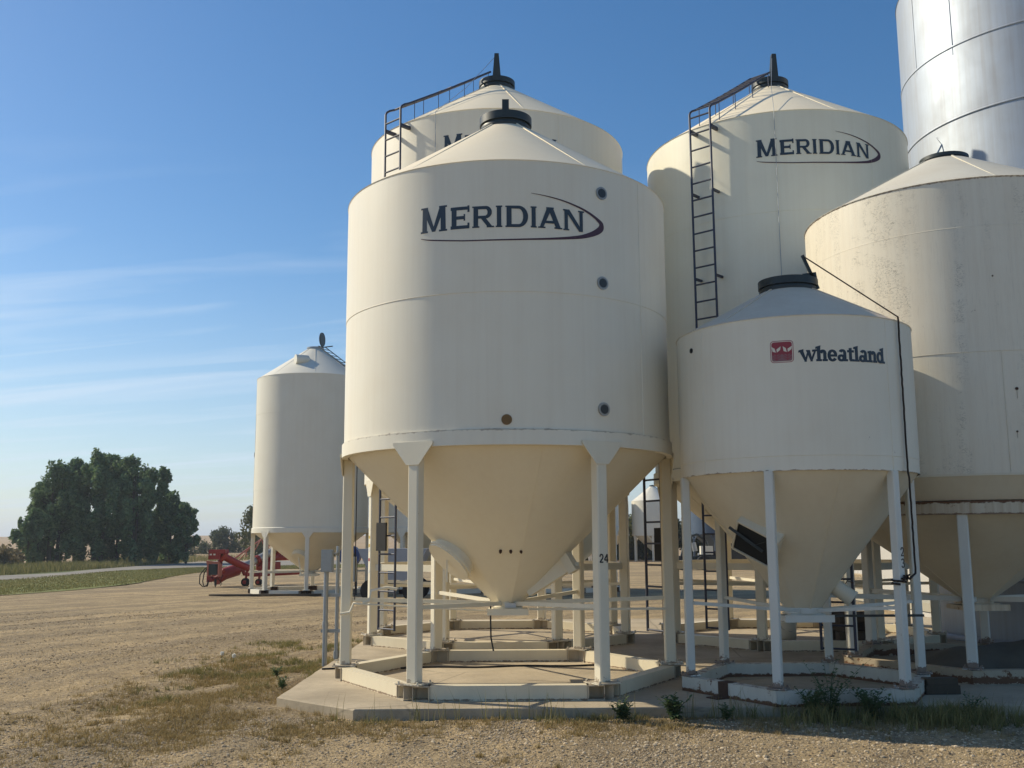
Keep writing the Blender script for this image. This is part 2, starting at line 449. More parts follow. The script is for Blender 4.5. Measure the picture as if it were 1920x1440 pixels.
def np_mesh(name, V, F, mat, smooth=False, parent=None):
    """V (n,3), F (m,k) numpy"""
    me = bpy.data.meshes.new(name)
    n, (m, k) = len(V), F.shape
    me.vertices.add(n); me.vertices.foreach_set('co', V.astype(np.float32).ravel())
    me.loops.add(m*k); me.loops.foreach_set('vertex_index', F.astype(np.int32).ravel())
    me.polygons.add(m)
    me.polygons.foreach_set('loop_start', np.arange(0, m*k, k, dtype=np.int32))
    me.polygons.foreach_set('loop_total', np.full(m, k, dtype=np.int32))
    me.polygons.foreach_set('use_smooth', np.full(m, smooth))
    me.update(calc_edges=True); me.materials.append(mat)
    o = bpy.data.objects.new(name, me); COL.objects.link(o)
    if parent is not None: o.parent = parent
    return o

def thing(name, label, cat, loc=(0, 0, 0), group=None, rz=0.0):
    o = bpy.data.objects.new(name, None); COL.objects.link(o)
    o.empty_display_size = 0.2
    o.location = loc; o.rotation_euler = (0, 0, rz)
    o['label'] = label; o['category'] = cat
    if group: o['group'] = group
    return o
def tag(o, label, cat, group=None, kind=None):
    o['label'] = label; o['category'] = cat
    if group: o['group'] = group
    if kind: o['kind'] = kind
    return o
def structure(o, kind='structure'):
    o['kind'] = kind; return o
def dup_tree(o, parent=None):
    c = o.copy(); COL.objects.link(c); c.parent = parent
    for ch in list(o.children): dup_tree(ch, c)
    return c
def P(a, r, z): return Vector((r*cos(a), r*sin(a), z))
D2R = pi/180
# ------------------------------------------------------------------ decals wrapped on a drum
def flat_poly(polys, R, z0, a0, off, name, mat, parent, step=0.045, holes=None):
    """polys: list of 2-D outlines (u metres to the right, v metres up); wrapped on a cylinder of radius R"""
    bm = bmesh.new()
    for i, pl in enumerate(polys):
        vs = [bm.verts.new((u, v, off + i * 0.00003)) for u, v in pl]
        bm.faces.new(vs)
    bmesh.ops.triangulate(bm, faces=bm.faces[:])
    us = [v.co.x for v in bm.verts]; lo, hi = min(us), max(us)
    x = lo + step
    while x < hi:
        geom = bm.verts[:] + bm.edges[:] + bm.faces[:]
        bmesh.ops.bisect_plane(bm, geom=geom, plane_co=(x, 0, 0), plane_no=(1, 0, 0)); x += step
    for v in bm.verts:
        a = a0 + v.co.x / R; r = R + v.co.z
        v.co = Vector((r*cos(a), r*sin(a), z0 + v.co.y))
    bmesh.ops.recalc_face_normals(bm, faces=bm.faces[:])
    me = bpy.data.meshes.new(name); bm.to_mesh(me); bm.free(); me.materials.append(mat)
    for f in me.polygons:
        pass
    o = bpy.data.objects.new(name, me); COL.objects.link(o); o.parent = parent
    return o
def rect(x0, y0, x1, y1): return [(x0, y0), (x1, y0), (x1, y1), (x0, y1)]
def arcband(cx, cy, rx, ry, tx, ty, a0, a1, n=14):
    out = []
    for i in range(n):
        p, q = radians(a0 + (a1-a0)*i/n), radians(a0 + (a1-a0)*(i+1)/n)
        out.append([(cx + rx*cos(p), cy + ry*sin(p)), (cx + rx*cos(q), cy + ry*sin(q)),
                    (cx + (rx-tx)*cos(q), cy + (ry-ty)*sin(q)), (cx + (rx-tx)*cos(p), cy + (ry-ty)*sin(p))])
    return out
def slab(x0, x1, y, h=0.06):   # a small flared serif
    return [(x0, y), (x1, y), (x1 - 0.015, y + h), (x0 + 0.015, y + h)]
def glyph(ch):
    """big lettering on a 1 x 1 box, slab serif capitals"""
    s = 0.07
    if ch == 'I': return [rect(.16, 0, .84, 1), rect(0, 0, 1, s), rect(0, 1-s, 1, 1)]
    if ch == 'M': return [[(.06, 0), (.24, 0), (.24, .8), (.07, .97)], [(.76, 0), (.95, 0), (.93, 1.0), (.76, .8)],
                          [(.06, .96), (.27, .96), (.56, .02), (.44, .02)], [(.73, 1), (.93, 1), (.56, .02), (.44, .02)],
                          rect(0, 0, .28, s), rect(.70, 0, 1, s), rect(.01, .93, .28, 1), rect(.70, .93, .99, 1)]
    if ch == 'E': return [rect(.07, 0, .33, 1), rect(.02, 0, .96, .15), rect(.02, .85, .96, 1), rect(.2, .43, .74, .58),
                          rect(.90, 0, 1.0, .26), rect(.90, .74, 1.0, 1.04), rect(.70, .36, .78, .66)]
    if ch == 'R': return [rect(.06, 0, .28, 1), rect(0, 0, .34, s), rect(0, 1-s, .3, 1), rect(.2, .85, .66, 1), rect(.2, .42, .66, .55)] + \
                         arcband(.64, .71, .28, .29, .20, .15, -90, 90) + [[(.40, .44), (.62, .46), (.98, 0), (.74, 0)], rect(.68, 0, 1.02, s)]
    if ch == 'D': return [rect(.05, 0, .27, 1), rect(0, 0, .3, s), rect(0, 1-s, .3, 1), rect(.2, .86, .6, 1), rect(.2, 0, .6, .14)] + \
                         arcband(.58, .5, .42, .5, .22, .14, -90, 90, 18)
    if ch == 'A': return [[(.05, 0), (.20, 0), (.54, .86), (.40, 1), (.38, 1)], [(.76, 0), (.97, 0), (.62, 1), (.40, 1)],
                          rect(.26, .24, .78, .36), rect(0, 0, .30, s), rect(.68, 0, 1.02, s), rect(.34, .93, .66, 1)]
    if ch == 'N': return [rect(.06, 0, .22, .96), rect(.79, .02, .95, 1), [(.05, 1), (.29, 1), (.95, 0), (.76, 0)],
                          rect(0, 0, .28, s), rect(0, 1-s, .3, 1), rect(.72, 1-s, 1.02, 1)]
    return []
BIG = [('M', -.943, -.627, -.004, .283), ('E', -.592, -.380, 0, .243), ('R', -.350, -.122, 0, .236), ('I', -.098, -.030, 0, .236),
       ('D', .003, .243, 0, .235), ('I', .270, .334, 0, .232), ('A', .350, .610, 0, .232), ('N', .627, .869, -.004, .232)]
SWO = [(-.94, -.060, .006), (-.80, -.092, .013), (-.445, -.132, .014), (-.10, -.138, .015), (.172, -.132, .017), (.42, -.117, .021), (.633, -.094, .028), (.80, -.066, .037),
       (.889, -.042, .045), (.98, -.006, .056), (1.044, .030, .066), (1.085, .065, .070), (1.097, .100, .062), (1.085, .132, .048), (1.02, .178, .032), (.93, .224, .026),
       (.829, .263, .021), (.640, .317, .015), (.458, .353, .010), (.28, .378, .004)]
def wordmark(parent, R, z0, a0, swoosh_n=999):
    polys = []
    for ch, u0, u1, v0, h in BIG:
        for pl in glyph(ch): polys.append([(u0 + (u1-u0)*x, v0 + h*y) for x, y in pl])
    flat_poly(polys, R, z0, a0, 0.0035, 'lettering', m_text, parent)
    pts = []
    # resample with Catmull-Rom
    def cr(p0, p1, p2, p3, t): return [0.5*((2*b) + (-a+c)*t + (2*a-5*b+4*c-d)*t*t + (-a+3*b-3*c+d)*t**3) for a, b, c, d in zip(p0, p1, p2, p3)]
    S = [SWO[0]] + SWO + [SWO[-1]]
    for i in range(1, len(S)-2):
        for k in range(6): pts.append(cr(S[i-1], S[i], S[i+1], S[i+2], k/6))
    pts.append(list(SWO[-1]))
    pts = pts[:swoosh_n]
    L = []; Rr = []
    for i, (u, v, wd) in enumerate(pts):
        a = pts[max(0, i-1)]; b = pts[min(len(pts)-1, i+1)]
        d = Vector((b[0]-a[0], b[1]-a[1])).normalized(); nx, ny = -d.y, d.x
        L.append((u + nx*wd/2, v + ny*wd/2)); Rr.append((u - nx*wd/2, v - ny*wd/2))
    bm = MB()
    vs = []
    for (u, v) in L + Rr:
        a = a0 + u / R; vs.append(((R+.0035)*cos(a), (R+.0035)*sin(a), z0 + v))
    n = len(L)
    bm.add(vs, [(i, i+n, i+n+1, i+1) for i in range(n-1)])
    bm.build('swoosh', m_swoosh, parent)

# ------------------------------------------------------------------ parts of a hopper bin
def ladder(parent, a, R, z0, z1, wd=0.36, roof=None, mat=None, spacing=0.273, guard=None, stand=0.19):
    """roof = (eave_r, eave_z, collar_r, collar_z): the ladder runs on over the roof"""
    mat = mat or m_ladder
    rad = Vector((cos(a), sin(a), 0)); tan = Vector((-sin(a), cos(a), 0)); Z = Vector((0, 0, 1))
    r = R + stand
    rails = MB(); path = [rad*r + Z*z0, rad*r + Z*z1]
    if roof:
        er, ez, cr, cz = roof
        sl = (cz - ez) / (er - cr)
        path = [rad*r + Z*z0, rad*r + Z*(ez + .16)]
        for k in (1, 2, 3):
            t = k/3
            path.append(rad*(r - .16*t*t - .02*t) + Z*(ez + .16 + .14*t))
        path.append(rad*(er*.55 + cr*.45) + Z*(ez + .22 + (er - (er*.55 + cr*.45))*sl + .04))
        path.append(rad*(cr + .06) + Z*(cz + .20))
    for sgn in (-1, 1):
        rails.tube([p + tan*sgn*wd/2 for p in path], 0.018, 8)
    # stand-off brackets
    z = max(z0 + .6, 2.95)
    top = (roof[1] - .1) if roof else z1
    while z < top:
        for sgn in (-1, 1):
            rails.bar(rad*(R - .002) + tan*sgn*wd/2 + Z*z, rad*r + tan*sgn*wd/2 + Z*z, .035, .035)
        z += 1.37
    if roof:
        for sgn in (-1, 1):
            rails.bar(rad*(R - .002) + tan*sgn*wd/2 + Z*(ez - .12), rad*r + tan*sgn*wd/2 + Z*(ez - .12), .05, .05)
            for t in (.06, .34, .66, .97):
                q = path[4].lerp(path[-1], t)
                zz = ez + (er - hypot(q.x, q.y)) * sl
                rails.bar(Vector((q.x, q.y, q.z)) + tan*sgn*wd/2, Vector((q.x, q.y, min(zz, q.z - .08) - .01)) + tan*sgn*wd/2, .035, .008)
    lad = rails.build('ladder', mat, parent)
    # rungs, one mesh shared
    rb = MB(); rb.tube([tan*(-wd/2), tan*(wd/2)], 0.014, 6)
    first = None; z = z0 + .02
    spots = []
    while z < (path[1].z if roof else z1) + .01: spots.append(rad*r + Z*z); z += spacing
    if roof:
        q = path[4]; d = (path[-1] - q); L = d.length; n = int(L / .25)
        for i in range(n + 1): spots.append(q + d*(i/n))
    for p in spots:
        if first is None:
            first = rb.build('rung', mat, lad); o = first
        else:
            o = first.copy(); COL.objects.link(o); o.parent = lad
        o.location = p
    if guard:
        gm = MB(); gm.box(rad*(r + .03) + Z*guard + tan*(-wd*.28), (.03, .22, .42), rz=a)
        gm.build('ladder_guard', m_rubber, lad)
    return lad

def skid(parent, n, rot, R, z0, zf, mat, wd=0.13, node=0.2, nodemat=None, boxed=True):
    """base frame: beams between the feet and the open channel ends under each foot"""
    h = zf - z0 - .012
    zc = z0 + h/2
    angs = [rot + 2*pi*k/n for k in range(n)]
    for k in range(n):
        a, b = angs[k], angs[(k+1) % n]
        A, B = P(a, R, zc), P(b, R, zc); d = (B - A).normalized()
        g = node if boxed else -.04
        mb = MB(); mb.bar(A + d*g, B - d*g, wd, h)
        mb.build('skid_beam', mat, parent)
        if boxed:
            # channel ends: open C section facing outward
            for (Q, e) in ((A, d), (B, -d)):
                nm = MB()
                outn = Vector((Q.x, Q.y, 0)).normalized(); sd = Vector((-d.y, d.x, 0))
                if sd.dot(outn) < 0: sd = -sd
                q0 = Q + e*.012; q1 = Q + e*(g + .02)
                up = Vector((0, 0, 1))
                W = wd + .03
                nm.bar(q0 + up*(h/2 - .006), q1 + up*(h/2 - .006), W, .012)
                nm.bar(q0 - up*(h/2 - .006), q1 - up*(h/2 - .006), W, .012)
                nm.bar(q0 - sd*(W/2 - .03), q1 - sd*(W/2 - .03), .012, h - .026)
                nm.bar(q1 - e*.01, q1, W - .004, h - .03)
                nm.bar(q0, q0 + e*.01, W - .004, h - .03)
                nm.build('skid_joint', nodemat or m_node, parent)

def legs(parent, n, rot, R, zf, ztop, wd, mat, plate=0.26, gus=None, band_r=None, lat=0.0, label_first=None):
    out = []
    for k in range(n):
        a = rot + 2*pi*k/n
        mb = MB(); c = P(a, R, (zf + ztop)/2)
        # square tube with softened edges
        e = wd/2; b_ = wd*.10
        pr = [(-e+b_, -e), (e-b_, -e), (e, -e+b_), (e, e-b_), (e-b_, e), (-e+b_, e), (-e, e-b_), (-e, -e+b_)]
        Rm = Matrix.Rotation(a, 3, 'Z')
        vs = []
        for z in (zf + .012, ztop):
            for x, y in pr: vs.append(P(a, R, z) + Rm @ Vector((x, y, 0)))
        fs = [(i, (i+1) % 8, (i+1) % 8 + 8, i + 8) for i in range(8)] + [tuple(range(8))[::-1], tuple(range(8, 16))]
        mb.add(vs, fs)
        o = mb.build('leg', mat, parent); out.append((a, o))
        pb = MB(); pb.box(P(a, R, zf + .001), (plate, plate*1.05, .014), rz=a)
        for sx in (-1, 1):
            for sy in (-1, 1):
                pb.tube([P(a, R, zf + .004) + Rm @ Vector((sx*plate*.42, sy*plate*.42, 0)), P(a, R, zf + .03) + Rm @ Vector((sx*plate*.42, sy*plate*.42, 0))], .012, 6)
        pb.build('foot_plate', mat, o)
        if gus:
            gw, gh = gus[:2]       # flared plate between leg and ring, wide at the top
            gb = MB(); rr = band_r + .004
            top, bot = ztop + gus[2], ztop + gus[2] - gh
            xs = [(-gw/2, top), (gw/2, top), (gw/2, top - gh*.12), (wd*.62, bot), (-wd*.62, bot), (-gw/2, top - gh*.12)]
            front = [P(a, rr, z) + Rm @ Vector((0, x, 0)) for x, z in xs]
            back = [P(a, rr - .012, z) + Rm @ Vector((0, x, 0)) for x, z in xs]
            m = len(xs)
            gb.add(front + back, [tuple(range(m)), tuple(range(m, 2*m))[::-1]] + [(i, i+m, (i+1) % m + m, (i+1) % m) for i in range(m)])
            gb.build('gusset', mat, o)
    return out

def braces(parent, n, rot, R, r_in, z, mat, h=.055, wd=.02, drop=0.0):
    for k in range(n):
        a = rot + 2*pi*k/n
        mb = MB(); mb.bar(P(a, r_in, z - drop), P(a, R, z), wd, h); mb.build('brace', mat, parent)

def shell(parent, R, z0, z1, seams, mat, vseams=(), bead=.004, n=144, lip=.001):
    mb = MB(); segs = []
    zs = [z0] + list(seams) + [z1]
    mb_prof = []
    for i in range(len(zs)-1):
        a, b = zs[i], zs[i+1]
        # each ring overlaps the one below by a few millimetres
        off = bead * (i % 2)
        m_ = max(2, int((b-a)/.35)); prof = [(R + off, a + (b-a)*k/m_) for k in range(m_+1)]
        segs.append(prof)
        if i: segs.append([(R - .001, a - .03*(lip > .002) - .006), (R + bead + lip, a - .03*(lip > .002) - .004), (R + bead + lip + .001, a), (R + .0005, a + .004)])
    segs.append([(R, z1), (R + .010, z1 + .003), (R + .010, z1 - .004), (R, z1 - .008)])
    mb.lathe(segs, n, wob=.0022)
    for (a, s0, s1) in vseams:
        mb.tube([P(a, R + .002, s0), P(a, R + .002, s1)], .006, 6)
    return mb.build('drum', mat, parent)

def roof(parent, R, z0, r1, z1, mat, ridges=6, rot=0.0, n=144):
    mb = MB()
    mb.lathe([[(R + .012, z0 - .004), (R*.85 + r1*.15, z0 + (z1-z0)*.15), (R*.5 + r1*.5, z0 + (z1-z0)*.5), (r1, z1)]], n, wob=.003)
    for k in range(ridges):
        a = rot + 2*pi*k/ridges
        mb.bar(P(a, R - .01, z0 + .004), P(a, r1 + .01, z1 + .002), .022, .012)
    return mb.build('roof', mat, parent)

def collar(parent, r, z, h, mat, lid=True):
    mb = MB()
    mb.lathe([[(r, z - .03), (r, z + h*.55)], [(r + .03, z + h*.40), (r + .03, z + h)], [(r, z + h*.40), (r + .03, z + h*.40)],
              [(r + .03, z + h), (r*.6, z + h + .03), (0.01, z + h + .045)]], 48)
    mb.lathe([[(r + .012, z - .01), (r + .02, z + .02), (r + .012, z + .05)]], 48)
    return mb.build('hatch_collar', mat, parent)

def cone_hopper(parent, R, z0, r1, z1, mat, facets=8, rot=0.0, n=144):
    """upper part round, lower part blends into flat facets that end at the outlet neck"""
    mb = MB(); prof = 12; vs = []
    for i in range(prof + 1):
        t = i/prof; r = R + (r1-R)*t; z = z0 + (z1-z0)*t
        bl = max(0.0, (t-.45)/.55)
        for k in range(n):
            a = 2*pi*k/n
            s = ((a - rot) % (2*pi/facets)) - pi/facets
            rf = r * cos(pi/facets) / cos(s) * 1.03
            vs.append(P(a, r*(1-bl) + rf*bl, z))
    fs = [(i*n + k, (i+1)*n + k, (i+1)*n + (k+1) % n, i*n + (k+1) % n) for i in range(prof) for k in range(n)]
    mb.add(vs, fs, True)
    for k in range(facets):
        a = rot + 2*pi*k/facets
        if k % 2 == 0: mb.bar(P(a, R - .004, z0), P(a, r1 + .01, z1), .014, .010)
    return mb.build('hopper_cone', mat, parent)

def outlet(parent, r, z_top, z_bot, mat, plate=(.46, .46), rz=0.0):
    mb = MB(); mb.lathe([[(r, z_top + .02), (r, z_bot + .03)]], 24)
    mb.lathe([[(r + .03, z_top - .0), (r + .03, z_top - .06)]], 8)
    mb.box((0, 0, z_bot + .04), (plate[0]*.75, plate[1]*.75, .018), rz)
    o = mb.build('outlet_neck', mat, parent)
    g = MB(); g.box((0.0, 0, z_bot - .005), (plate[0], plate[1], .055), rz)
    g.box((0, -plate[1]/2 - .012, z_bot + .0), (plate[0] + .02, .02, .075), rz)
    g.build('slide_gate', mat, parent)
    return o

def vent(parent, C, nrm, r, mat_ring, mat_glass):
    C = Vector(C); nrm = Vector(nrm).normalized()
    mb = MB(); mb.tube([C - nrm*.01, C + nrm*.012], r, 28, True, False)
    x = nrm.cross(Vector((0, 0, 1))).normalized(); y = nrm.cross(x)
    for k in range(8):
        q = C + (x*cos(k*pi/4) + y*sin(k*pi/4))*r*.86
        mb.tube([q + nrm*.011, q + nrm*.018], .005, 6)
    o = mb.build('sight_port', mat_ring, parent)
    g = MB(); g.tube([C + nrm*.012, C + nrm*.016], r*.70, 28, True, False); g.build('port_glass', mat_glass, o)

# ================================================================== GROUND
def vnoise(x, y, s, seed=0):
    x = x*s; y = y*s
    xi = np.floor(x).astype(np.int64); yi = np.floor(y).astype(np.int64); xf = x-xi; yf = y-yi
    def h(i, j):
        n = (i*374761393 + j*668265263 + seed*144665) & 0x7fffffff
        n = (n ^ (n >> 13)) * 1274126177 & 0x7fffffff
        return (n & 0xffff) / 65535.0
    u = xf*xf*(3-2*xf); v = yf*yf*(3-2*yf)
    return (h(xi, yi)*(1-u) + h(xi+1, yi)*u)*(1-v) + (h(xi, yi+1)*(1-u) + h(xi+1, yi+1)*u)*v
PAD = [(-2.45, 10.90), (-1.53, 10.06), (30, 10.35), (30, 21.5), (-2.45, 21.5)]
def gz(x, y):
    """ground height"""
    x = np.asarray(x, float); y = np.asarray(y, float)
    z = (vnoise(x, y, .5, 1)-.5)*.035 + (vnoise(x, y*2.5, .9, 2)-.5)*.022 + (vnoise(x, y, 6, 3)-.5)*.012 + (vnoise(x, y, 17, 4)-.5)*.007
    rr_ = np.hypot(x-25, y-4)
    z = z + (vnoise(rr_, 0*rr_, 1.8, 8)-.5)*.065*np.clip((-1.0-x)/1.5, 0, 1)
    near = np.clip((60-y)/30, 0, 1)*np.clip((30-np.abs(x))/10, 0, 1)
    pad = (x > -2.6) & (y > 9.9) & (y < 21.7)
    z = z*near
    z = np.where(pad, np.minimum(z, 0.0) , z)
    return z - .004
def axis(lo, hi, a, b, step, grow=1.16):
    xs = list(np.arange(a, b + 1e-6, step)); s = step
    while xs[-1] < hi: s *= grow; xs.append(min(hi, xs[-1] + s))
    s = step
    while xs[0] > lo: s *= grow; xs.insert(0, max(lo, xs[0] - s))
    return np.array(xs)
gx = axis(-2500, 2500, -7, 6.5, .045); gy = axis(-60, 3000, 6.2, 15.5, .045)
X, Y = np.meshgrid(gx, gy); Z = gz(X, Y)
V = np.stack([X.ravel(), Y.ravel(), Z.ravel()], 1)
nx, ny = len(gx), len(gy)
i = np.arange((ny-1)*(nx-1)); r_, c_ = i // (nx-1), i % (nx-1)
F = np.stack([r_*nx + c_, r_*nx + c_ + 1, (r_+1)*nx + c_ + 1, (r_+1)*nx + c_], 1)
structure(np_mesh('ground', V, F, m_ground, True))

def sheet(name, pts, z, mat):
    mb = MB(); mb.add([(x, y, z) for x, y in pts], [tuple(range(len(pts)))]); return structure(mb.build(name, mat))
# lawn strip, gravel road and verge curve away to the left
def strip(name, lo, hi, z, mat, n=60):
    def samp(L, t):
        k = t*(len(L)-1); i = min(int(k), len(L)-2); f = k - i
        p0, p1, p2, p3 = L[max(i-1, 0)], L[i], L[i+1], L[min(i+2, len(L)-1)]
        return [0.5*((2*b) + (-a+c)*f + (2*a-5*b+4*c-d)*f*f + (-a+3*b-3*c+d)*f**3) for a, b, c, d in zip(p0, p1, p2, p3)]
    mb = MB(); vs = []
    for i in range(n+1):
        a = samp(lo, i/n); b = samp(hi, i/n)
        wob = .35*sin(i*1.7) + .2*sin(i*4.1)
        vs.append((a[0], a[1] + wob*.8, z)); vs.append((b[0], b[1] - wob, z))
    mb.add(vs, [(2*i, 2*i+2, 2*i+3, 2*i+1) for i in range(n)])
    return structure(mb.build(name, mat))
E_lawn_lo = [(-30, 20), (-22, 29), (-17.1, 34.5), (-16.2, 43.5), (-18.6, 62), (-14, 70), (0, 78)]
E_lawn_hi = [(-48, 32), (-34, 42), (-24.3, 49), (-25.2, 66), (-22.3, 75), (-14, 82), (0, 88)]
E_road_hi = [(-60, 40), (-42, 50), (-28.1, 56.8), (-28.6, 74), (-30, 98), (-20, 118), (6, 128)]
E_verge_hi = [(-90, 60), (-60, 66), (-38, 68), (-36, 84), (-48, 130), (-30, 150), (10, 160)]
strip('lawn', E_lawn_lo, E_lawn_hi, .02, m_lawn)
strip('road', E_lawn_hi, E_road_hi, .03, m_road)
strip('verge', E_road_hi, E_verge_hi, .02, m_verge)
# rising stubble field to the horizon
fx = axis(-1500, 1500, -200, 200, 20, 1.3); fy = axis(85, 2600, 90, 300, 12, 1.3)
X, Y = np.meshgrid(fx, fy)
Z = 5.9*np.clip((Y-110)/420, 0, 1)**1.1 + (vnoise(X, Y, .006, 5)-.5)*1.2*np.clip((Y-150)/250, 0, 1) + .03*np.clip((Y-85)/10, -1, 1)
V = np.stack([X.ravel(), Y.ravel(), Z.ravel()], 1); nx, ny = len(fx), len(fy)
i = np.arange((ny-1)*(nx-1)); r_, c_ = i // (nx-1), i % (nx-1)
F = np.stack([r_*nx + c_, r_*nx + c_ + 1, (r_+1)*nx + c_ + 1, (r_+1)*nx + c_], 1)
structure(np_mesh('field', V, F, m_field, True))

# concrete pad with a chamfered rim
def pad():
    mb = MB(); zt = .09; n = len(PAD)
    cx0 = sum(p[0] for p in PAD)/n; cy0 = sum(p[1] for p in PAD)/n
    # subdivide edges so the rim can wander a little
    pts = []
    for k in range(n):
        a, b = PAD[k], PAD[(k+1) % n]; L = hypot(b[0]-a[0], b[1]-a[1]); m = max(1, int(L/.25))
        for j in range(m):
            t = j/m; x, y = a[0] + (b[0]-a[0])*t, a[1] + (b[1]-a[1])*t
            jx = (random.random()-.5)*.012 if j else 0
            pts.append((x + jx, y + jx))
    m = len(pts)
    inner = [(x + (cx0-x)*.0012, y + (cy0-y)*.0012) for x, y in pts]
    vs = [(x, y, -.08) for x, y in pts] + [(x, y, zt-.012) for x, y in pts] + [(x, y, zt) for x, y in inner]
    mb.add(vs, [(i, (i+1) % m, (i+1) % m + m, i + m) for i in range(m)] + [(i+m, (i+1) % m + m, (i+1) % m + 2*m, i + 2*m) for i in range(m)] + [tuple(range(2*m, 3*m))])
    return structure(mb.build('concrete_pad', m_conc))
pad()

# ================================================================== BIN 24 (nearest, centre)
ZP = .09
def bin24():
    t = thing('hopper_bin', 'cream hopper grain bin numbered 24 on its leg, nearest in the centre, with dark wordmark', 'grain bin', (-.063, 12.291, 0), 'cream hopper grain bins on the concrete pad')
    R = 1.948
    d = shell(t, R, 2.80, 5.68, [4.246], m_wall24, [(radians(-40), 2.8, 5.66), (radians(150), 2.8, 5.66)])
    b = MB(); b.lathe([[(1.972, 2.64), (1.972, 2.795)], [(1.972, 2.795), (1.925, 2.80)], [(1.972, 2.64), (1.90, 2.64)]], 144); b.build('support_ring', m_wall24, t)
    roof(t, R, 5.685, .30, 6.80, m_roof, 6, radians(-63))
    collar(t, .30, 6.80, .17, m_black)
    lv = MB(); lv.bar((0.0, -.28, 6.95), (0.0, -.28, 7.12), .085, .014, up=(0, 1, 0)); lv.bar((0, -.28, 7.0), (0, .30, 7.0), .05, .03); lv.build('lid_lever', m_black, t)
    cone_hopper(t, 1.90, 2.66, .17, .96, m_hop, 8, radians(12))
    outlet(t, .15, .97, .86, m_hop)
    rot = radians(.4)
    L = legs(t, 6, rot, 1.905, .25, 2.64, .125, m_leg, .27, (.50, .24, .055), 1.974)
    skid(t, 6, rot, 1.95, ZP, .25, m_skid, .14, .17)
    braces(t, 6, rot, 1.86, .17, 1.0, m_leg, .045, .03, .05)
    wordmark(t, R + .004, 4.935, radians(-90))
    for a, z in ((-57.6, 5.405), (-57.8, 4.399), (-58.2, 3.033)):
        a = radians(a); vent(t, P(a, R + .003, z), P(a, 1, 0), .072, m_glassring, m_glass)
    s = MB(); s.tube([P(radians(-89.8), R + .001, 2.896), P(radians(-89.8), R + .006, 2.896)], .055, 24, True, False); s.build('round_sticker', m_brass, t)
    # three bolts on the cone
    for u in (-.11, 0, .11):
        a = radians(-90) + u/.75 + .05; q = P(a, .17 + (1.90-.17)*(1.56-.96)/1.70, 1.56); nrm = (P(a, 1, 0)*.7 - Vector((0, 0, .71)))
        s = MB(); s.tube([q - nrm*.01, q + nrm*.02], .017, 8); s.tube([q + nrm*.02, q + nrm*.035], .009, 6); s.build('bolt', m_rust, t)
    # round manhole on the left flank of the cone
    a = radians(210); z = 1.50; rr = .17 + 1.73*(z-.96)/1.70
    q = P(a, rr, z); nrm = (P(a, 1, 0)*.70 - Vector((0, 0, .715))).normalized()
    s = MB(); s.tube([q - nrm*.08, q + nrm*.06], .27, 36, True); s.tube([q + nrm*.05, q + nrm*.075], .30, 36, True, False)
    mh = s.build('manhole', m_hop, t)
    s = MB(); s.tube([q + nrm*.075, q + nrm*.10], .285, 36, True, False); s.bar(q + nrm*.12 + Vector((0, 0, .25)), q + nrm*.12 - Vector((0, 0, .2)), .04, .02); s.build('manhole_lid', m_hop, mh)
    # discharge box on the right flank
    a = radians(-14); d0 = P(a, 1, 0)
    p0 = P(a, .24, 1.12); p1 = P(a, .70, 1.40)
    s = MB(); s.bar(p0, p1, .28, .20); ch = s.build('side_chute', m_hop, t)
    s = MB(); s.bar(p1 - (p1-p0).normalized()*.0, p1 + (p1-p0).normalized()*.10, .33, .26); s.box(p1 + d0*.14 + Vector((0, 0, .0)), (.04, .06, .05), a); s.build('chute_door', m_leg, ch)
    # crank rod to the left leg and pull bar to the right
    s = MB(); s.tube([(-.25, -.05, .86), (-1.55, -.12, .94), (-1.72, -.14, .95)], .012, 6)
    s.tube([(-1.72, -.14, .95), (-1.80, -.15, .96), (-1.84, -.15, .86), (-1.95, -.16, .84)], .016, 8)
    s.tube([(-1.70, -.12, .96), (-1.62, -.1, .98), (-1.60, -.1, 1.10), (-1.42, -.1, 1.14), (-1.30, -.1, 1.12)], .018, 8); s.build('gate_crank', m_leg, t)
    s = MB(); s.bar((.25, -.1, .88), (1.86, -.12, .88), .02, .025); s.build('gate_rod', m_leg, t)
    s = MB(); s.box((0, 0, 0), (.13, .008, .05)); o = s.build('maker_plate', m_sticker_w, t); o.location = (.03, -.195, .93)
    # number on the right front leg: 24
    a = rot + radians(300)
    fr = P(a, 1.905 + .0640, 1.445)
    tx = Vector((-sin(a), cos(a), 0))
    def dig(seq, x0, wd_, h_, th):
        out = MB()
        for (p, q) in seq:
            A = fr + tx*(x0 + p[0]*wd_) + Vector((0, 0, p[1]*h_)); B = fr + tx*(x0 + q[0]*wd_) + Vector((0, 0, q[1]*h_))
            out.bar(A, B, .003, th, up=(A-B).cross(Vector((cos(a), sin(a), 0))))
        return out
    two = [((.05, .72), (.12, .9)), ((.12, .9), (.35, 1)), ((.35, 1), (.65, 1)), ((.65, 1), (.92, .85)), ((.92, .85), (.92, .65)), ((.92, .65), (.7, .45)), ((.7, .45), (.05, .05)), ((0, .05), (1, .05))]
    four = [((.72, 0), (.72, 1)), ((.72, 1), (0, .33)), ((0, .3), (1, .3))]
    k = dig(two, -.052, .043, .082, .014); k2 = dig(four, .006, .048, .084, .014)
    k.add(k2.v, k2.f); k.build('number', m_num, L[5][1])
    # measuring stickers and rope on left leg, ladder behind the right leg
    s = MB(); s.tube([P(radians(183), 1.80, 2.6), P(radians(183), 1.80, 1.0)], .006, 5); s.build('rope', m_chain, t)
    ladder(t, radians(28), 1.94, .52, 5.6, .36, guard=1.62)
    # hose dropping from the outlet
    s = MB(); s.tube([(-.20, .0, 1.05), (-.205, -.02, .8), (-.2, -.03, .55), (-.17, -.04, .40)], .010, 8); s.build('hose', m_rubber, t)
    return t
bin24()

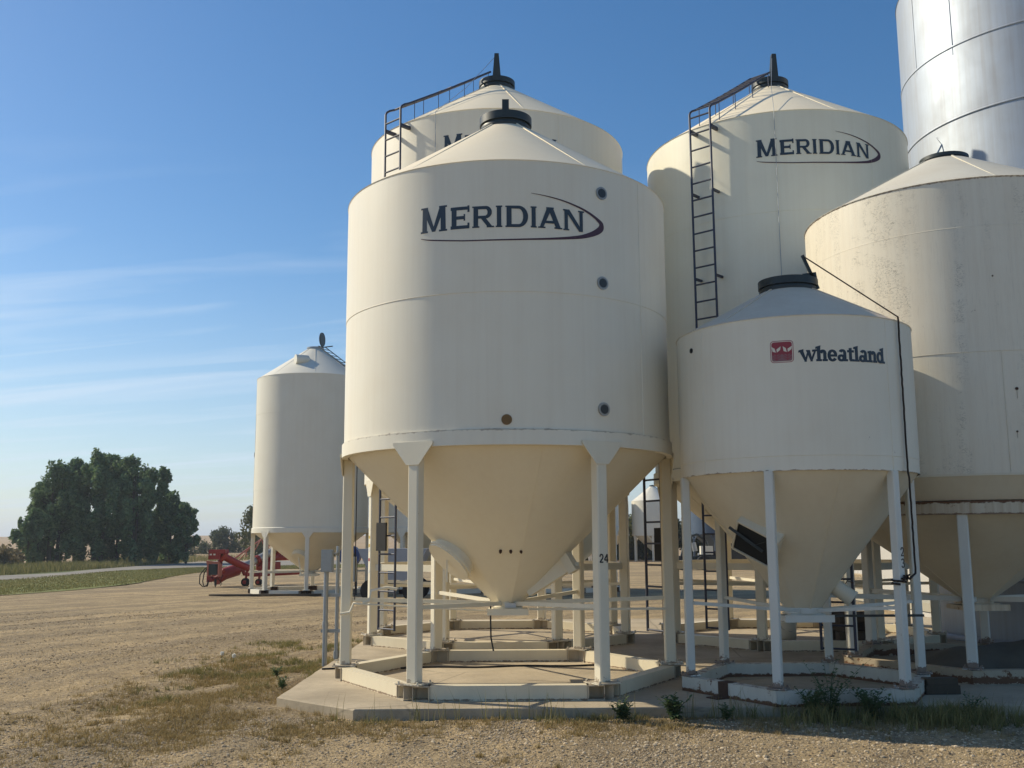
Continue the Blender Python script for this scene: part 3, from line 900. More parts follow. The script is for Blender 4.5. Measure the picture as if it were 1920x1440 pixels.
# ================================================================== TALL BINS behind
def tallbin(loc, label, wall, zshift, rot, logo_z, lad_a, wire_a):
    t = thing('hopper_bin', label, 'grain bin', loc, 'cream hopper grain bins on the concrete pad')
    R = 2.19; E_ = 8.32 + zshift
    shell(t, R, 2.80, E_, [4.08, 5.35, 6.62], wall, [(radians(-63), 2.8, E_-.02), (radians(100), 2.8, E_-.02)], bead=.002)
    b = MB(); b.lathe([[(R + .035, 2.60), (R + .035, 2.78)], [(R + .035, 2.78), (R - .01, 2.80)], [(R + .035, 2.60), (R - .05, 2.60)]], 144); b.build('support_ring', wall, t)
    roof(t, R, E_ + .005, .29, E_ + 1.28, m_roof, 6, radians(-78))
    collar(t, .29, E_ + 1.29, .16, m_black)
    z = E_ + 1.42
    s = MB()
    # tapered open lid lever
    w0, w1, h = .15, .075, .42
    vs = [(x*w_/2, y, zz) for (w_, zz, yo) in ((w0, z - .03, -.27), (w1, z + h, -.31)) for (x, y) in ((-1, yo - .05), (1, yo - .05), (1, yo + .05), (-1, yo + .05))]
    s.add(vs, [(0, 3, 2, 1), (4, 5, 6, 7), (0, 1, 5, 4), (1, 2, 6, 5), (2, 3, 7, 6), (3, 0, 4, 7)])
    s.build('lid_lever', m_black, t)
    cone_hopper(t, R - .03, 2.62, .18, .95, m_hop, 8, radians(20))
    outlet(t, .16, .96, .84, m_hop)
    L = legs(t, 8, rot, 2.15, .25, 2.6, .13, m_leg, .28, (.42, .26, .05), R + .037)
    skid(t, 8, rot, 2.20, ZP, .25, m_skid, .15, .15)
    braces(t, 8, rot, 2.1, .18, 1.0, m_leg, .045, .03, .05)
    # heavier rails between the legs half way up
    for k in range(8):
        a, c = rot + 2*pi*k/8, rot + 2*pi*(k+1)/8
        s = MB(); s.bar(P(a, 2.13, 1.28), P(c, 2.13, 1.28), .05, .10); s.build('tie_rail', m_leg, t)
    wordmark(t, R + .004, logo_z, radians(-90) + .114/R, 76 if zshift == 0 else 999)
    ladder(t, lad_a, R, .38, E_, .37, (R, E_, .29, E_ + 1.28), guard=1.75 if zshift == 0 else None)
    s = MB(); s.tube([(-.02, -.3, z + h - .03), P(wire_a, 1.2, E_ + .85), P(wire_a, R + .03, E_ + .03), P(wire_a, R + .02, 1.6)], .0045, 5); s.build('pull_cord', m_galv, t)
    # capacity stickers down one leg
    for (k, mm) in ((3, None), (4, None)):
        a = rot + radians(45*k) if False else L[k][0]
        for j, (zz, mt) in enumerate(((1.75, m_yellow), (1.55, m_sticker_w), (1.40, m_red_decal), (1.22, m_sticker_w), (1.62, m_yellow))):
            s = MB(); s.box(P(a, 2.15 + .0665, zz), (.002, .07, .045), a); s.build('sticker', mt, L[k][1])
    return t
tallbin((-.24, 17.153, 0), 'tall cream hopper bin rising behind bin 24, ladder up its left side', m_wallB, 0.0, radians(22.5 + 1.6), 7.655, radians(226.5), radians(-115))
tallbin((4.60, 17.03, 0), 'tall cream hopper bin at right rear with full wordmark and ladder up its left', m_wallC, -.10, radians(22.5 - 5), 7.50, radians(227.5), radians(-104))

# ================================================================== BIN 23 (small, right)
SM = {}
def small_text():
    """bold soft lower-case lettering; each glyph on its own width, x height 1"""
    AS = 1.34
    G = {}
    def st(x0, x1, y0=0, y1=1): return rect(x0, y0, x1, y1)
    G['w'] = (1.72, [[(.0, 1.0), (.42, 1.08), (.74, .0), (.52, -.02)], [(.52, -.02), (.74, 0), (1.02, 1.0), (.84, 1.0)], [(.72, 1.02), (1.08, 1.02), (1.34, 0), (1.12, 0)],
                     [(1.12, 0), (1.34, 0), (1.74, .98), (1.54, 1.02)], [(-.08, .86), (.42, .96), (.42, 1.12), (-.02, 1.02)], [(1.36, .90), (1.80, .94), (1.80, 1.08), (1.36, 1.04)]])
    G['h'] = (1.16, [st(.12, .42, 0, AS), [(-.04, AS-.18), (.42, AS-.1), (.46, AS+.1), (-.02, AS-.04)], rect(0, 0, .54, .14), rect(.66, 0, 1.16, .14), st(.76, 1.04, 0, .70)] + arcband(.70, .66, .36, .38, .26, .22, 0, 165))
    G['e'] = (1.04, arcband(.52, .5, .50, .54, .27, .17, 20, 325, 22) + [rect(.24, .42, 1.0, .58), [(.78, .55), (1.01, .55), (.98, .75), (.76, .70)]])
    G['a'] = (1.10, [st(.68, .96, .0, .80), rect(.76, 0, 1.12, .15)] + arcband(.56, .72, .40, .36, .27, .17, 0, 155) + arcband(.42, .28, .40, .31, .25, .15, 0, 360, 20))
    G['t'] = (.74, [st(.20, .48, .1, 1.2), rect(0, .84, .72, 1.0), rect(.28, .0, .70, .16), [(.02, .9), (.22, .9), (.48, 1.22), (.36, 1.22)]])
    G['l'] = (.56, [st(.14, .44, 0, AS), [(-.04, AS-.18), (.44, AS-.1), (.46, AS+.1), (-.02, AS-.04)], rect(0, 0, .58, .14)])
    G['n'] = (1.16, [st(.12, .42, 0, .94), [(.0, .84), (.42, .88), (.42, 1.06), (.0, .98)], rect(0, 0, .54, .14), rect(.66, 0, 1.16, .14), st(.76, 1.04, 0, .70)] + arcband(.70, .66, .36, .38, .26, .22, 0, 165))
    G['d'] = (1.12, [st(.66, .96, 0, AS), [(.48, AS-.18), (.96, AS-.1), (1.0, AS+.1), (.50, AS-.04)], rect(.8, 0, 1.14, .14)] + arcband(.46, .5, .46, .52, .27, .18, 0, 360, 22))
    return G
def bin23():
    t = thing('hopper_bin', 'small cream hopper bin numbered 23 with grey roof and red wheat emblem beside bin 24', 'grain bin', (3.135, 11.244, 0), 'cream hopper grain bins on the concrete pad')
    R = 1.262
    shell(t, R, 2.34, 3.895, [2.49], m_wallD, [(radians(-152), 2.35, 3.88), (radians(-58), 2.35, 3.88)], bead=.003)
    roof(t, R, 3.90, .31, 4.42, m_roofD, 4, radians(-50))
    c = collar(t, .30, 4.42, .14, m_black)
    # lid handle: leaning bar at the right of the collar, pull rod to the eave, cord down the wall
    s = MB(); s.bar((.30, -.14, 4.44), (.14, -.14, 4.83), .02, .035); s.bar((.14, -.14, 4.55), (.29, -.14, 4.57), .02, .13)
    s.build('lid_lever', m_black, t)
    a = radians(-49.0)
    s = MB(); s.tube([(.15, -.14, 4.82), P(a, R + .03, 3.93)], .008, 6); s.build('pull_rod', m_chain, t)
    s = MB(); zz = 3.93; pts = []
    while zz > 1.32:
        pts.append(P(a + random.uniform(-.004, .004), R + .03 + (0 if zz > 2.3 else .01), zz)); zz -= .05
    pts.append(P(radians(-56), 1.33, 1.28))
    s.tube(pts, .011, 6); s.build('pull_cord', m_chain, t)
    cone_hopper(t, R - .02, 2.35, .19, .94, m_hopD, 8, radians(5))
    outlet(t, .18, .95, .84, m_legD, (.50, .44))
    rot = radians(2.0)
    L = legs(t, 6, rot, 1.245, .25, 2.34, .088, m_legD, .17)
    # base: straight outer beams, rusted
    skid(t, 6, rot, 1.27, ZP, .25, m_skidD, .12, .2, boxed=False)
    for k in (3, 4):
        a1, a2 = rot + radians(60*k), rot + radians(60*(k+1))
        q = P(a1, 1.27, .168).lerp(P(a2, 1.27, .168), .46); d = (P(a2, 1, 0)-P(a1, 1, 0)).normalized()
        if k == 3:
            s = MB(); s.bar(q - d*.07, q + d*.07, .132, .15); s.box(q + P((a1+a2)/2, .11, -.072), (.22, .16, .012), (a1+a2)/2); s.build('splice_plate', m_rust, t)
    braces(t, 6, rot, 1.2, .19, 1.0, m_legD, .035, .025, .08)
    s = MB(); s.bar((.25, -.1, .86), (1.2, -.25, .87), .02, .025); s.build('gate_rod', m_black, t)
    # rectangular hatch on the left of the cone
    sl = (R-.02-.19)/(2.35-.94)
    a = radians(219); z = 1.66; rr = .19 + sl*(z-.94)
    nrm = (P(a, 1, 0)*1.0 - Vector((0, 0, sl))).normalized(); tx = Vector((-sin(a), cos(a), 0)); up = tx.cross(nrm)
    if up.z < 0: up = -up
    th_ = radians(-36); tx, up = tx*cos(th_) + up*sin(th_), up*cos(th_) - tx*sin(th_)
    q = P(a, rr, z)
    s = MB(); w_, h_, dp = .46, .42, .15
    for (c0, c1) in (((-1, -1), (1, -1)), ((1, -1), (1, 1)), ((1, 1), (-1, 1)), ((-1, 1), (-1, -1))):
        A = q + tx*c0[0]*w_/2 + up*c0[1]*h_/2 + nrm*(dp/2 - .06); B = q + tx*c1[0]*w_/2 + up*c1[1]*h_/2 + nrm*(dp/2 - .06)
        s.bar(A, B, dp, .02, up=tx if c0[0] == c1[0] else up)
    hb = s.build('hatch_box', m_hopD, t)
    s = MB(); s.add([q + tx*x*(w_/2-.012) + up*y*(h_/2-.012) + nrm*.075 for x, y in ((-1, -1), (1, -1), (1, 1), (-1, 1))], [(0, 1, 2, 3)]); s.build('hatch_dark_inside', m_hole, hb)  # black sheet across the mouth, painted as the shaded inside of the box
    s = MB(); s.bar(q + tx*-.30 + up*.10 + nrm*.11, q + tx*.10 + up*-.03 + nrm*.08, .03, .03); s.bar(q + tx*.0 + nrm*.07, q + tx*.1 + up*.12 + nrm*.07, .012, .012); s.build('hatch_lever', m_black, hb)
    # sampling spout low on the right of the cone
    a = radians(-22); z = 1.16; rr = .19 + sl*(z-.94); q = P(a, rr, z)
    dr = Vector((cos(a)*.8, sin(a)*.8, -.60)).normalized()
    s = MB(); s.tube([q - dr*.05, q + dr*.20], .085, 24); s.tube([q + dr*.18, q + dr*.205], .092, 24); sp = s.build('spout', m_hopD, t)
    s = MB(); s.tube([q + dr*.10 + Vector((0, 0, .08)), q + dr*.10 + Vector((.03, -.02, .13)), q + dr*.14 + Vector((.06, -.03, .13))], .006, 6); s.build('spout_clamp', m_rust, sp)
    # emblem
    z0 = 3.4205; A0 = radians(-90)
    def rr_poly(x0, y0, x1, y1, r):
        out = []
        for (cx_, cy_, s0) in ((x1-r, y1-r, 0), (x0+r, y1-r, 90), (x0+r, y0+r, 180), (x1-r, y0+r, 270)):
            for j in range(6): a_ = radians(s0 + 18*j); out.append((cx_ + r*cos(a_), cy_ + r*sin(a_)))
        return out
    ex0, ex1, eh = -.545, -.318, .224
    e = flat_poly([rr_poly(ex0, 0, ex1, eh, .035)], R, z0, A0, .003, 'emblem', m_red_decal, t)
    flat_poly([rr_poly(ex0+.006, .006, ex1-.006, eh-.006, .030)], R, z0, A0, .0036, 'emblem_border', m_cream_decal, e)
    flat_poly([rr_poly(ex0+.014, .014, ex1-.014, eh-.014, .024)], R, z0, A0, .0042, 'emblem_field', m_red_decal, e)
    flat_poly([rr_poly(ex0+.014, .014, ex1-.014, .085, .022)], R, z0, A0, .0046, 'emblem_base', m_red_pale, e)
    cx_ = (ex0+ex1)/2; lv = []
    for sx in (-1, 1):
        for (p0, p1) in (((.048, .105), (.010, .165)), ((.058, .105), (.100, .165))):
            a_ = Vector((sx*p0[0], p0[1])); b_ = Vector((sx*p1[0], p1[1])); d = b_-a_; n_ = Vector((-d.y, d.x))*.28
            pl = [a_, a_ + d*.35 + n_, b_, a_ + d*.55 - n_*.7]
            lv.append([(cx_ + p.x, p.y) for p in (pl if sx > 0 else pl)])
    flat_poly(lv, R, z0, A0, .0050, 'emblem_leaves', m_cream_decal, e)
    # stems and lower leaves in the darker red
    dk = []
    for sx in (-1, 1):
        dk.append([(cx_ + sx*.050, .02), (cx_ + sx*.057, .02), (cx_ + sx*.057, .11), (cx_ + sx*.050, .11)])
        for yy in (.045, .07, .095):
            dk.append([(cx_ + sx*.053, yy-.022), (cx_ + sx*.095, yy+.012), (cx_ + sx*.095, yy+.020), (cx_ + sx*.053, yy-.012)])
            dk.append([(cx_ + sx*.053, yy-.022), (cx_ + sx*.008, yy+.012), (cx_ + sx*.008, yy+.020), (cx_ + sx*.053, yy-.012)])
    flat_poly(dk, R, z0, A0, .0052, 'emblem_stems', m_red_decal, e)
    # word
    G = small_text(); polys = []; xh = .108
    word = 'wheatland'; gap = .02
    tot = sum(G[c][0] for c in word) + gap*len(word)
    sx = (.663 + .265)/tot; x = 0
    for ch in word:
        wd, pl = G[ch]
        for p in pl:
            ca, cb = sum(q[0] for q in p)/len(p), sum(q[1] for q in p)/len(p)
            p = [(a_ + .035*(1 if a_ > ca else -1), b_ + .03*(1 if b_ > cb else -1)) for a_, b_ in p]
            polys.append([(-.265 + (x + a_)*sx, b_*xh) for a_, b_ in p])
        x += wd + gap
    flat_poly(polys, R, z0 + .002, A0, .0035, 'lettering', m_text, t)
    # punctured rusty spot and number on leg
    s = MB(); q = P(radians(-160.5), R + .002, 3.69); s.tube([q, q + P(radians(-160.5), .01, 0)], .028, 9, True, False); s.build('rust_hole', m_hole, t)
    # 23 painted one digit above the other on the right front leg
    a = L[5][0]; fr0 = P(a, 1.245 + .0455, 0); tx = Vector((-sin(a), cos(a), 0))
    two = [((.05, .72), (.12, .9)), ((.12, .9), (.35, 1)), ((.35, 1), (.65, 1)), ((.65, 1), (.92, .85)), ((.92, .85), (.92, .65)), ((.92, .65), (.7, .45)), ((.7, .45), (.05, .05)), ((0, .05), (1, .05))]
    thr = [((.05, .85), (.25, 1)), ((.25, 1), (.7, 1)), ((.7, 1), (.92, .8)), ((.92, .8), (.75, .55)), ((.75, .55), (.4, .52)), ((.75, .52), (.97, .3)), ((.97, .3), (.75, .03)), ((.75, .03), (.25, .03)), ((.25, .03), (.03, .2))]
    s = MB()
    for seq, zz in ((two, 1.50), (thr, 1.39)):
        for p, q in seq:
            A = fr0 + tx*(-.005 + p[0]*.042) + Vector((0, 0, zz + p[1]*.082)); B = fr0 + tx*(-.005 + q[0]*.042) + Vector((0, 0, zz + q[1]*.082))
            s.bar(A, B, .003, .011, up=(A-B).cross(Vector((cos(a), sin(a), 0))))
    s.build('number', m_num, L[5][1])
    # chain wound round the leg
    s = MB(); pts = [P(a, 1.245, 1.28 - .05*k/12) + Vector((cos(k*pi/3.5), sin(k*pi/3.5), 0))*.068 for k in range(13)]
    s.tube(pts, .011, 6)
    for _ in range(14):
        q = P(a, 1.245, 1.29) + Vector((.05, -.045, 0)) + Vector([random.uniform(-.03, .03) for _ in range(3)]); s.tube([q, q + Vector([random.uniform(-.03, .03) for _ in range(3)])], .009, 5)
    s.build('chain', m_chain, L[5][1])
    ladder(t, radians(59), 1.27, .36, 3.8, .40, stand=.17)
    return t
bin23()

# ================================================================== OLD FLAKING BIN, right edge
def oldbin():
    t = thing('hopper_bin', 'old cream hopper bin with flaking scratched paint and rust at the right edge', 'grain bin', (5.82, 13.06, 0), 'cream hopper grain bins on the concrete pad')
    R = 1.84
    shell(t, R, 2.36, 5.80, [3.76, 5.22], m_wallE, [(radians(-83), 3.76, 5.22), (radians(-100), 2.4, 3.76)], bead=.004)
    b = MB(); b.lathe([[(R + .01, 2.37), (1.66, 2.10)], [(R + .012, 2.36), (R + .012, 2.385)]], 144); b.build('skirt_cone', m_hopD, t)
    b = MB(); b.lathe([[(1.70, 1.94), (1.70, 2.085)], [(1.70, 2.085), (1.64, 2.10)], [(1.70, 1.94), (1.60, 1.94)]], 144); b.build('support_ring', m_band_E, t)
    roof(t, R, 5.805, .34, 6.63, m_roofE, 6, radians(-97))
    collar(t, .28, 6.63, .08, m_black)
    s = MB(); s.bar((-.18, -.2, 6.70), (-.10, -.2, 6.84), .012, .02); s.bar((-.10, -.2, 6.84), (-.08, -.2, 6.72), .008, .012)
    s.tube([(-.10, -.2, 6.84), (-.13, -.2, 6.88), (-.18, -.22, 6.93), (-.15, -.22, 6.92)], .004, 5); s.build('lid_latch', m_galv, t)
    cone_hopper(t, 1.62, 1.96, .19, .93, m_hopD, 8, radians(20))
    outlet(t, .18, .94, .83, m_band_E, (.56, .5))
    rot = radians(3)
    L = legs(t, 6, rot, 1.62, .25, 1.96, .115, m_legD, .2)
    skid(t, 6, rot, 1.66, ZP, .25, m_skidE, .13, .2, boxed=False)
    braces(t, 6, rot, 1.58, .19, .97, m_legD, .06, .03, .04)
    for (aa, zz, rr) in ((-96, 3.32, .028), (-92, 3.05, .016), (-97, 2.84, .018), (-89.5, 4.75, .012), (-101, 4.62, .016)):
        q = P(radians(aa), R + .002, zz); s = MB(); s.tube([q, q + P(radians(aa), .006, 0)], rr*.65, 8, True, False); s.bar(q + P(radians(aa), .001, 0), q + P(radians(aa), .001, 0) - Vector((0, 0, rr*4)), .003, .0015); s.build('rust_scab', m_rust, t)
    return t
oldbin()

# ================================================================== SILVER TOWER BIN
def tower():
    t = thing('silver_bin', 'tall bare silver steel bin towering over the old bin at the top right corner', 'grain bin', (9.36, 16.88, 0))
    R = 2.315
    seams = [9.74 - 1.24*k for k in range(0, 8)][::-1]
    shell(t, R, .1, 11.36, seams, m_silver, [(radians(186), 9.6, 11.1), (radians(208), 9.58, 11.15)], bead=.004, lip=.008)
    roof(t, R, 11.36, .4, 12.7, m_silver, 12, 0)
    collar(t, .4, 12.7, .2, m_silver)
    s = MB(); s.lathe([[(R + .05, .09), (R + .05, .16), (R, .17)]], 96); s.build('base_ring', m_silver, t)
    return t
tower()

# ================================================================== BINS IN THE ROW BEYOND
def rowbin(loc, label, cap='open'):
    t = thing('hopper_bin', label, 'grain bin', loc, 'tall white bins in the row beyond the yard')
    R = 1.975
    shell(t, R, 2.20, 7.33, [3.45, 4.75, 6.05], m_white, [(radians(200), 2.2, 7.3)], bead=.003, n=96)
    b = MB(); b.lathe([[(R + .03, 2.02), (R + .03, 2.18)], [(R + .03, 2.18), (R, 2.20)], [(R + .03, 2.02), (R - .05, 2.02)]], 96); b.build('support_ring', m_white, t)
    roof(t, R, 7.33, .30, 8.48, m_white, 8, .2)
    c = collar(t, .27, 8.48, .08, m_galv)
    # lid standing open on its edge, roof ladder and a turned vent
    s = MB(); s.tube([(.22, .0, 8.86), (.26, -.008, 8.86)], .25, 24, True, False); s.bar((.10, 0, 8.56), (.62, 0, 8.62), .04, .03); s.build('open_lid', m_black, t)
    s = MB(); s.tube([(-.05, -.95, 7.78), (-.10, -1.12, 7.93), (-.42, -1.30, 7.92)], .17, 24); s.build('roof_vent', m_white, t)
    s = MB()
    a = radians(-38)
    for sg in (-1, 1):
        tx = Vector((-sin(a), cos(a), 0))*sg*.17
        s.tube([P(a, .35, 8.56) + tx, P(a, R + .1, 7.46) + tx], .016, 6)
    n = 9
    for i in range(n):
        q = P(a, .35, 8.56).lerp(P(a, R + .1, 7.46), i/(n-1)); tx = Vector((-sin(a), cos(a), 0))*.17; s.tube([q - tx, q + tx], .012, 5)
    s.build('roof_ladder', m_black, t)
    cone_hopper(t, R - .03, 2.04, .20, .72, m_hop, 8, .1, n=96)
    outlet(t, .2, .74, .60, m_white, (.6, .5))
    rot = radians(8)
    legs(t, 8, rot, 1.95, .16, 2.04, .13, m_white, .22, (.42, .22, .05), R + .032)
    skid(t, 8, rot, 1.98, .0, .16, m_white, .15, .2, m_rust)
    braces(t, 8, rot, 1.92, .2, .72, m_white, .06, .03)
    q = P(radians(-100), 1.05, 1.26); nrm = (P(radians(-100), 1, 0)*.6 - Vector((0, 0, .8))).normalized()
    s = MB(); s.tube([q - nrm*.08, q + nrm*.08], .24, 24, True); s.bar(q + nrm*.09 + Vector((0, 0, .1)), q + nrm*.15 + Vector((.12, 0, -.52)), .03, .03); s.build('manhole', m_hop, t)
    # letters of a wordmark seen edge-on at the far left of the drum
    flat_poly([rect(-.16, 0, .0, .26), rect(.05, 0, .1, .26)], R, 6.75, radians(186), .003, 'lettering', m_text, t)
    for zz in (4.72, 2.45):
        s = MB(); s.box(P(radians(187), R + .012, zz), (.03, .12, .16), radians(187)); s.build('sight_port', m_black, t)
    return t
rowbin((-7.01, 35.7, 0), 'tall white hopper bin with open lid, leftmost, standing alone beyond the yard')
r2 = rowbin((-2.5, 35.9, 0), 'white hopper bin mostly hidden behind bin 24, second in the far row')
r3 = rowbin((1.9, 36.3, 0), 'white hopper bin hidden behind bin 24, third in the far row')

def farbin(loc, label, wall, sc_=1.0):
    t = thing('small_hopper_bin', label, 'grain bin', loc, 'small bins on stilts in the distance')
    R = 1.85
    shell(t, R, 2.35, 5.2, [3.8], wall, bead=.003, n=64)
    roof(t, R, 5.2, .2, 6.5, wall, 6, 0, n=64)
    collar(t, .22, 6.5, .08, m_black)
    cone_hopper(t, R - .02, 2.36, .2, .9, wall, 8, 0, n=64)
    for k in range(6):
        a = radians(20 + 60*k); s = MB(); s.bar(P(a, R - .05, .02), P(a, R - .05, 2.4), .14, .14, up=(1, 0, 0))
        s.bar(P(a, R - .05, 1.7), P(a + .28, R - .08, 2.33), .07, .07); s.bar(P(a, R - .05, 1.7), P(a - .28, R - .08, 2.33), .07, .07)
        s.build('leg', wall, t)
    b = MB(); b.lathe([[(R + .03, 2.2), (R + .03, 2.36)]], 64); b.build('support_ring', wall, t)
    return t
farbin((8.30, 90, 0), 'small white bin on braced stilts far behind, left of the pair', m_white)
farbin((12.3, 90, 0), 'small white bin with pale cone roof far behind, seen past the ladder', m_white)
farbin((15.3, 78, 0), 'bin on stilts far behind the right rear bin, its shade painted as dark blue', m_shaded_bin)

# ================================================================== ELECTRICAL STAND at the left leg
def conduit_stand():
    t = thing('electrical_stand', 'grey electrical box on steel conduit posts beside the left leg of bin 24', 'electrical box', (-2.50, 14.35, 0))
    s = MB(); s.tube([(-.07, -.1, -.1), (-.07, -.1, 1.28)], .034, 12); s.tube([(-.07, -.1, .52), (-.07, -.1, .60)], .042, 12); s.build('post', m_galv, t)
    for x, r, z in ((.07, .026, 1.62), (.145, .02, 1.6), (.20, .018, 1.45)):
        s = MB(); s.tube([(x, .0, -.1), (x, .0, z)], r, 10); s.tube([(x, 0, .1), (x, 0, .2)], r + .012, 10); s.build('conduit', m_galv, t)
    s = MB(); s.box((-.05, -.14, 1.42), (.16, .11, .30)); s.box((-.05, -.205, 1.42), (.135, .02, .27)); bx = s.build('meter_box', m_galv, t)
    s = MB(); s.tube([(.03, -.1, 1.5), (.07, -.06, 1.52), (.07, 0, 1.5)], .02, 8); s.build('elbow', m_galv, bx)
    for z in (.47, .95):
        s = MB(); s.bar((-.14, -.03, z), (.26, -.03, z), .02, .045); s.build('strut_rail', m_galv, t)
    s = MB(); s.box((.25, .02, 1.30), (.14, .1, .34)); s.build('switch_box', m_galv, t)
    return t
conduit_stand()
# crank wheel / blue fan seen under the far bin
def fan():
    t = thing('aeration_fan', 'round blue aeration fan beside the far white bin, glimpsed behind the conduit posts', 'fan', (-5.3, 33.6, 0))
    s = MB(); s.tube([(0, -.2, 1.25), (0, .25, 1.25)], .34, 28, True); s.build('fan_housing', m_blue, t)
    s = MB(); s.tube([(0, -.26, 1.25), (0, -.2, 1.25)], .2, 20, True); s.build('fan_inlet', m_black, t)
    for x in (-.22, .22):
        s = MB(); s.bar((x, 0, 0), (x, 0, 1.0), .05, .05, up=(1, 0, 0)); s.build('stand_leg', m_black, t)
    return t
fan()

# ================================================================== RED AUGER beyond the yard
def pt(px, py, Yp):
    x, y = px - 960, py - 720
    c, s_ = cos(-ROLL), sin(-ROLL); x, y = x*c - y*s_, x*s_ + y*c
    d = Vector((x, FPX*cos(PITCH) + y*sin(PITCH), FPX*sin(PITCH) - y*cos(PITCH)))
    k = Yp / d.y
    return Vector((d.x*k, d.y*k, d.z*k + EYE))
def auger():
    B0 = pt(403, 1101, 40.5); B0.z = 0
    t = thing('grain_auger', 'red swing-hopper grain auger parked beyond the white bin, hoses hanging at its end', 'auger', B0)
    q = lambda px, py, Y=41.0: pt(px, py, Y) - B0
    # main tube, worn steel over red
    s = MB(); s.tube([q(404, 1083, 40.9), q(470, 1056, 42.2), q(525, 1026, 43.6), q(600, 985, 45.5), q(640, 962, 46.5)], .15, 16); mt = s.build('main_tube', m_tubegrey, t)
    s = MB()
    for (px, py, Y) in ((430, 1073, 41.4), (480, 1051, 42.4), (515, 1032, 43.3)):
        a, b = q(px, py, Y), q(px + 5, py - 2.5, Y + .1); s.tube([a, b], .19, 14)
    s.build('tube_clamps', m_redpaint, mt)
    # red lower sleeve
    s = MB(); s.tube([q(404, 1086, 40.8), q(420, 1076, 41.1), q(445, 1068, 41.6)], .24, 14); s.build('boot', m_redpaint, t)
    # swing tube and its square transfer box
    s = MB(); s.tube([q(417, 1042, 40.2), q(444, 1056, 40.6), q(467, 1066, 40.9)], .14, 16); s.tube([q(416, 1041, 40.15), q(422, 1045, 40.2)], .27, 18); s.build('swing_tube', m_redpaint, t)
    s = MB()
    c = q(405, 1040, 40.0); s.box(c, (.46, .42, .36)); s.box(c + Vector((.12, 0, .12)), (.60, .5, .16))
    bx = s.build('transfer_box', m_redpaint, t)
    for dx in (-.12, .02, ):
        s = MB(); s.box(c + Vector((dx - .02, -.215, .04)), (.08, .012, .12)); s.build('box_window', m_sticker_w, bx)
    # head with engine
    s = MB(); c = q(402, 1062, 40.2); s.box(c + Vector((0, 0, .14)), (.50, .44, .08)); s.box(c + Vector((-.2, 0, -.1)), (.06, .4, .55)); s.box(c + Vector((.22, 0, -.1)), (.06, .4, .6))
    s.bar(c + Vector((-.25, -.2, .2)), c + Vector((.3, -.2, .12)), .1, .05); s.build('head_frame', m_redfade, t)
    s = MB(); s.box(c + Vector((.0, -.02, -.12)), (.30, .36, .40)); s.tube([c + Vector((-.24, -.1, .06)), c + Vector((-.14, -.1, .06))], .1, 12); s.box(c + Vector((.02, -.2, .02)), (.22, .03, .03)); s.build('engine', m_black, t)
    s = MB(); s.tube([q(391, 1088, 40.4), q(407, 1084, 40.4), q(420, 1070, 40.6)], .09, 10); s.box(q(393, 1086, 40.4), (.18, .2, .22)); s.build('hitch', m_redpaint, t)
    s = MB(); s.tube([q(404, 1086, 40.3), q(404, 1098, 40.3)], .045, 10); s.tube([q(404, 1098, 40.3), q(404, 1101, 40.3)], .02, 8); s.box(q(404, 1102, 40.3) + Vector((0, 0, .0)), (.2, .2, .02)); s.build('jack', m_black, t)
    for (pts, r) in (([(392, 1062), (384, 1066), (375, 1078), (374, 1094), (381, 1101), (388, 1097), (391, 1088)], .022), ([(390, 1064), (383, 1074), (380, 1090), (382, 1099), (389, 1099), (391, 1090)], .022), ([(408, 1084), (416, 1094), (413, 1098)], .012), ([(417, 1078), (412, 1096)], .012)):
        s = MB(); s.tube([q(px, py, 40.3) for px, py in pts], r, 8); s.build('hose', m_rubber, t)
    # truss over the tube
    s = MB(); A = q(440, 1047, 41.8); Bq = q(490, 1011, 43.0); Cq = q(520, 1018, 43.6); Dq = q(640, 940, 46.4)
    s.tube([A, Bq, Dq], .035, 8)
    for p0, p1 in (((462, 1044), (462, 1031)), ((475, 1036), (490, 1011)), ((500, 1034), (490, 1011)), ((500, 1034), (516, 1000)), ((540, 1014), (516, 998)), ((448, 1050), (470, 1026))):
        s.tube([q(*p0, 42.6), q(*p1, 42.6)], .022, 6)
    s.build('truss', m_redfade, t)
    # frame and wheels
    s = MB()
    s.tube([q(452, 1062, 41.8), q(458, 1076, 41.6), q(474, 1078, 42), q(560, 1074, 43.4)], .08, 10)
    s.tube([q(470, 1055, 42.6), q(520, 1046, 43.4), q(575, 1044, 44)], .12, 10); s.tube([q(484, 1066, 42.4), q(510, 1050, 43.2), q(530, 1032, 43.6)], .1, 10)
    s.bar(q(486, 1062, 42.6), q(520, 1060, 43.2), .5, .3); s.build('undercarriage', m_redpaint, t)
    for (px, py, Y, r) in ((460.5, 1083, 41.2, .16), (485.5, 1080, 42.0, .13)):
        w = q(px, py, Y); w.z = r
        s = MB(); s.tube([w + Vector((-.02, -.07, 0)), w + Vector((.02, .07, 0))], r, 24, True, False); wh = s.build('wheel', m_rubber, t)
        s = MB(); s.tube([w + Vector((-.02, -.09, 0)), w + Vector((-.02, -.06, 0))], r*.5, 16, True, False); s.build('rim', m_redpaint, wh)
        s = MB(); s.bar(w, q(px + 4, py - 20, Y), .08, .08); s.build('wheel_arm', m_redpaint, wh)
    return t
auger()

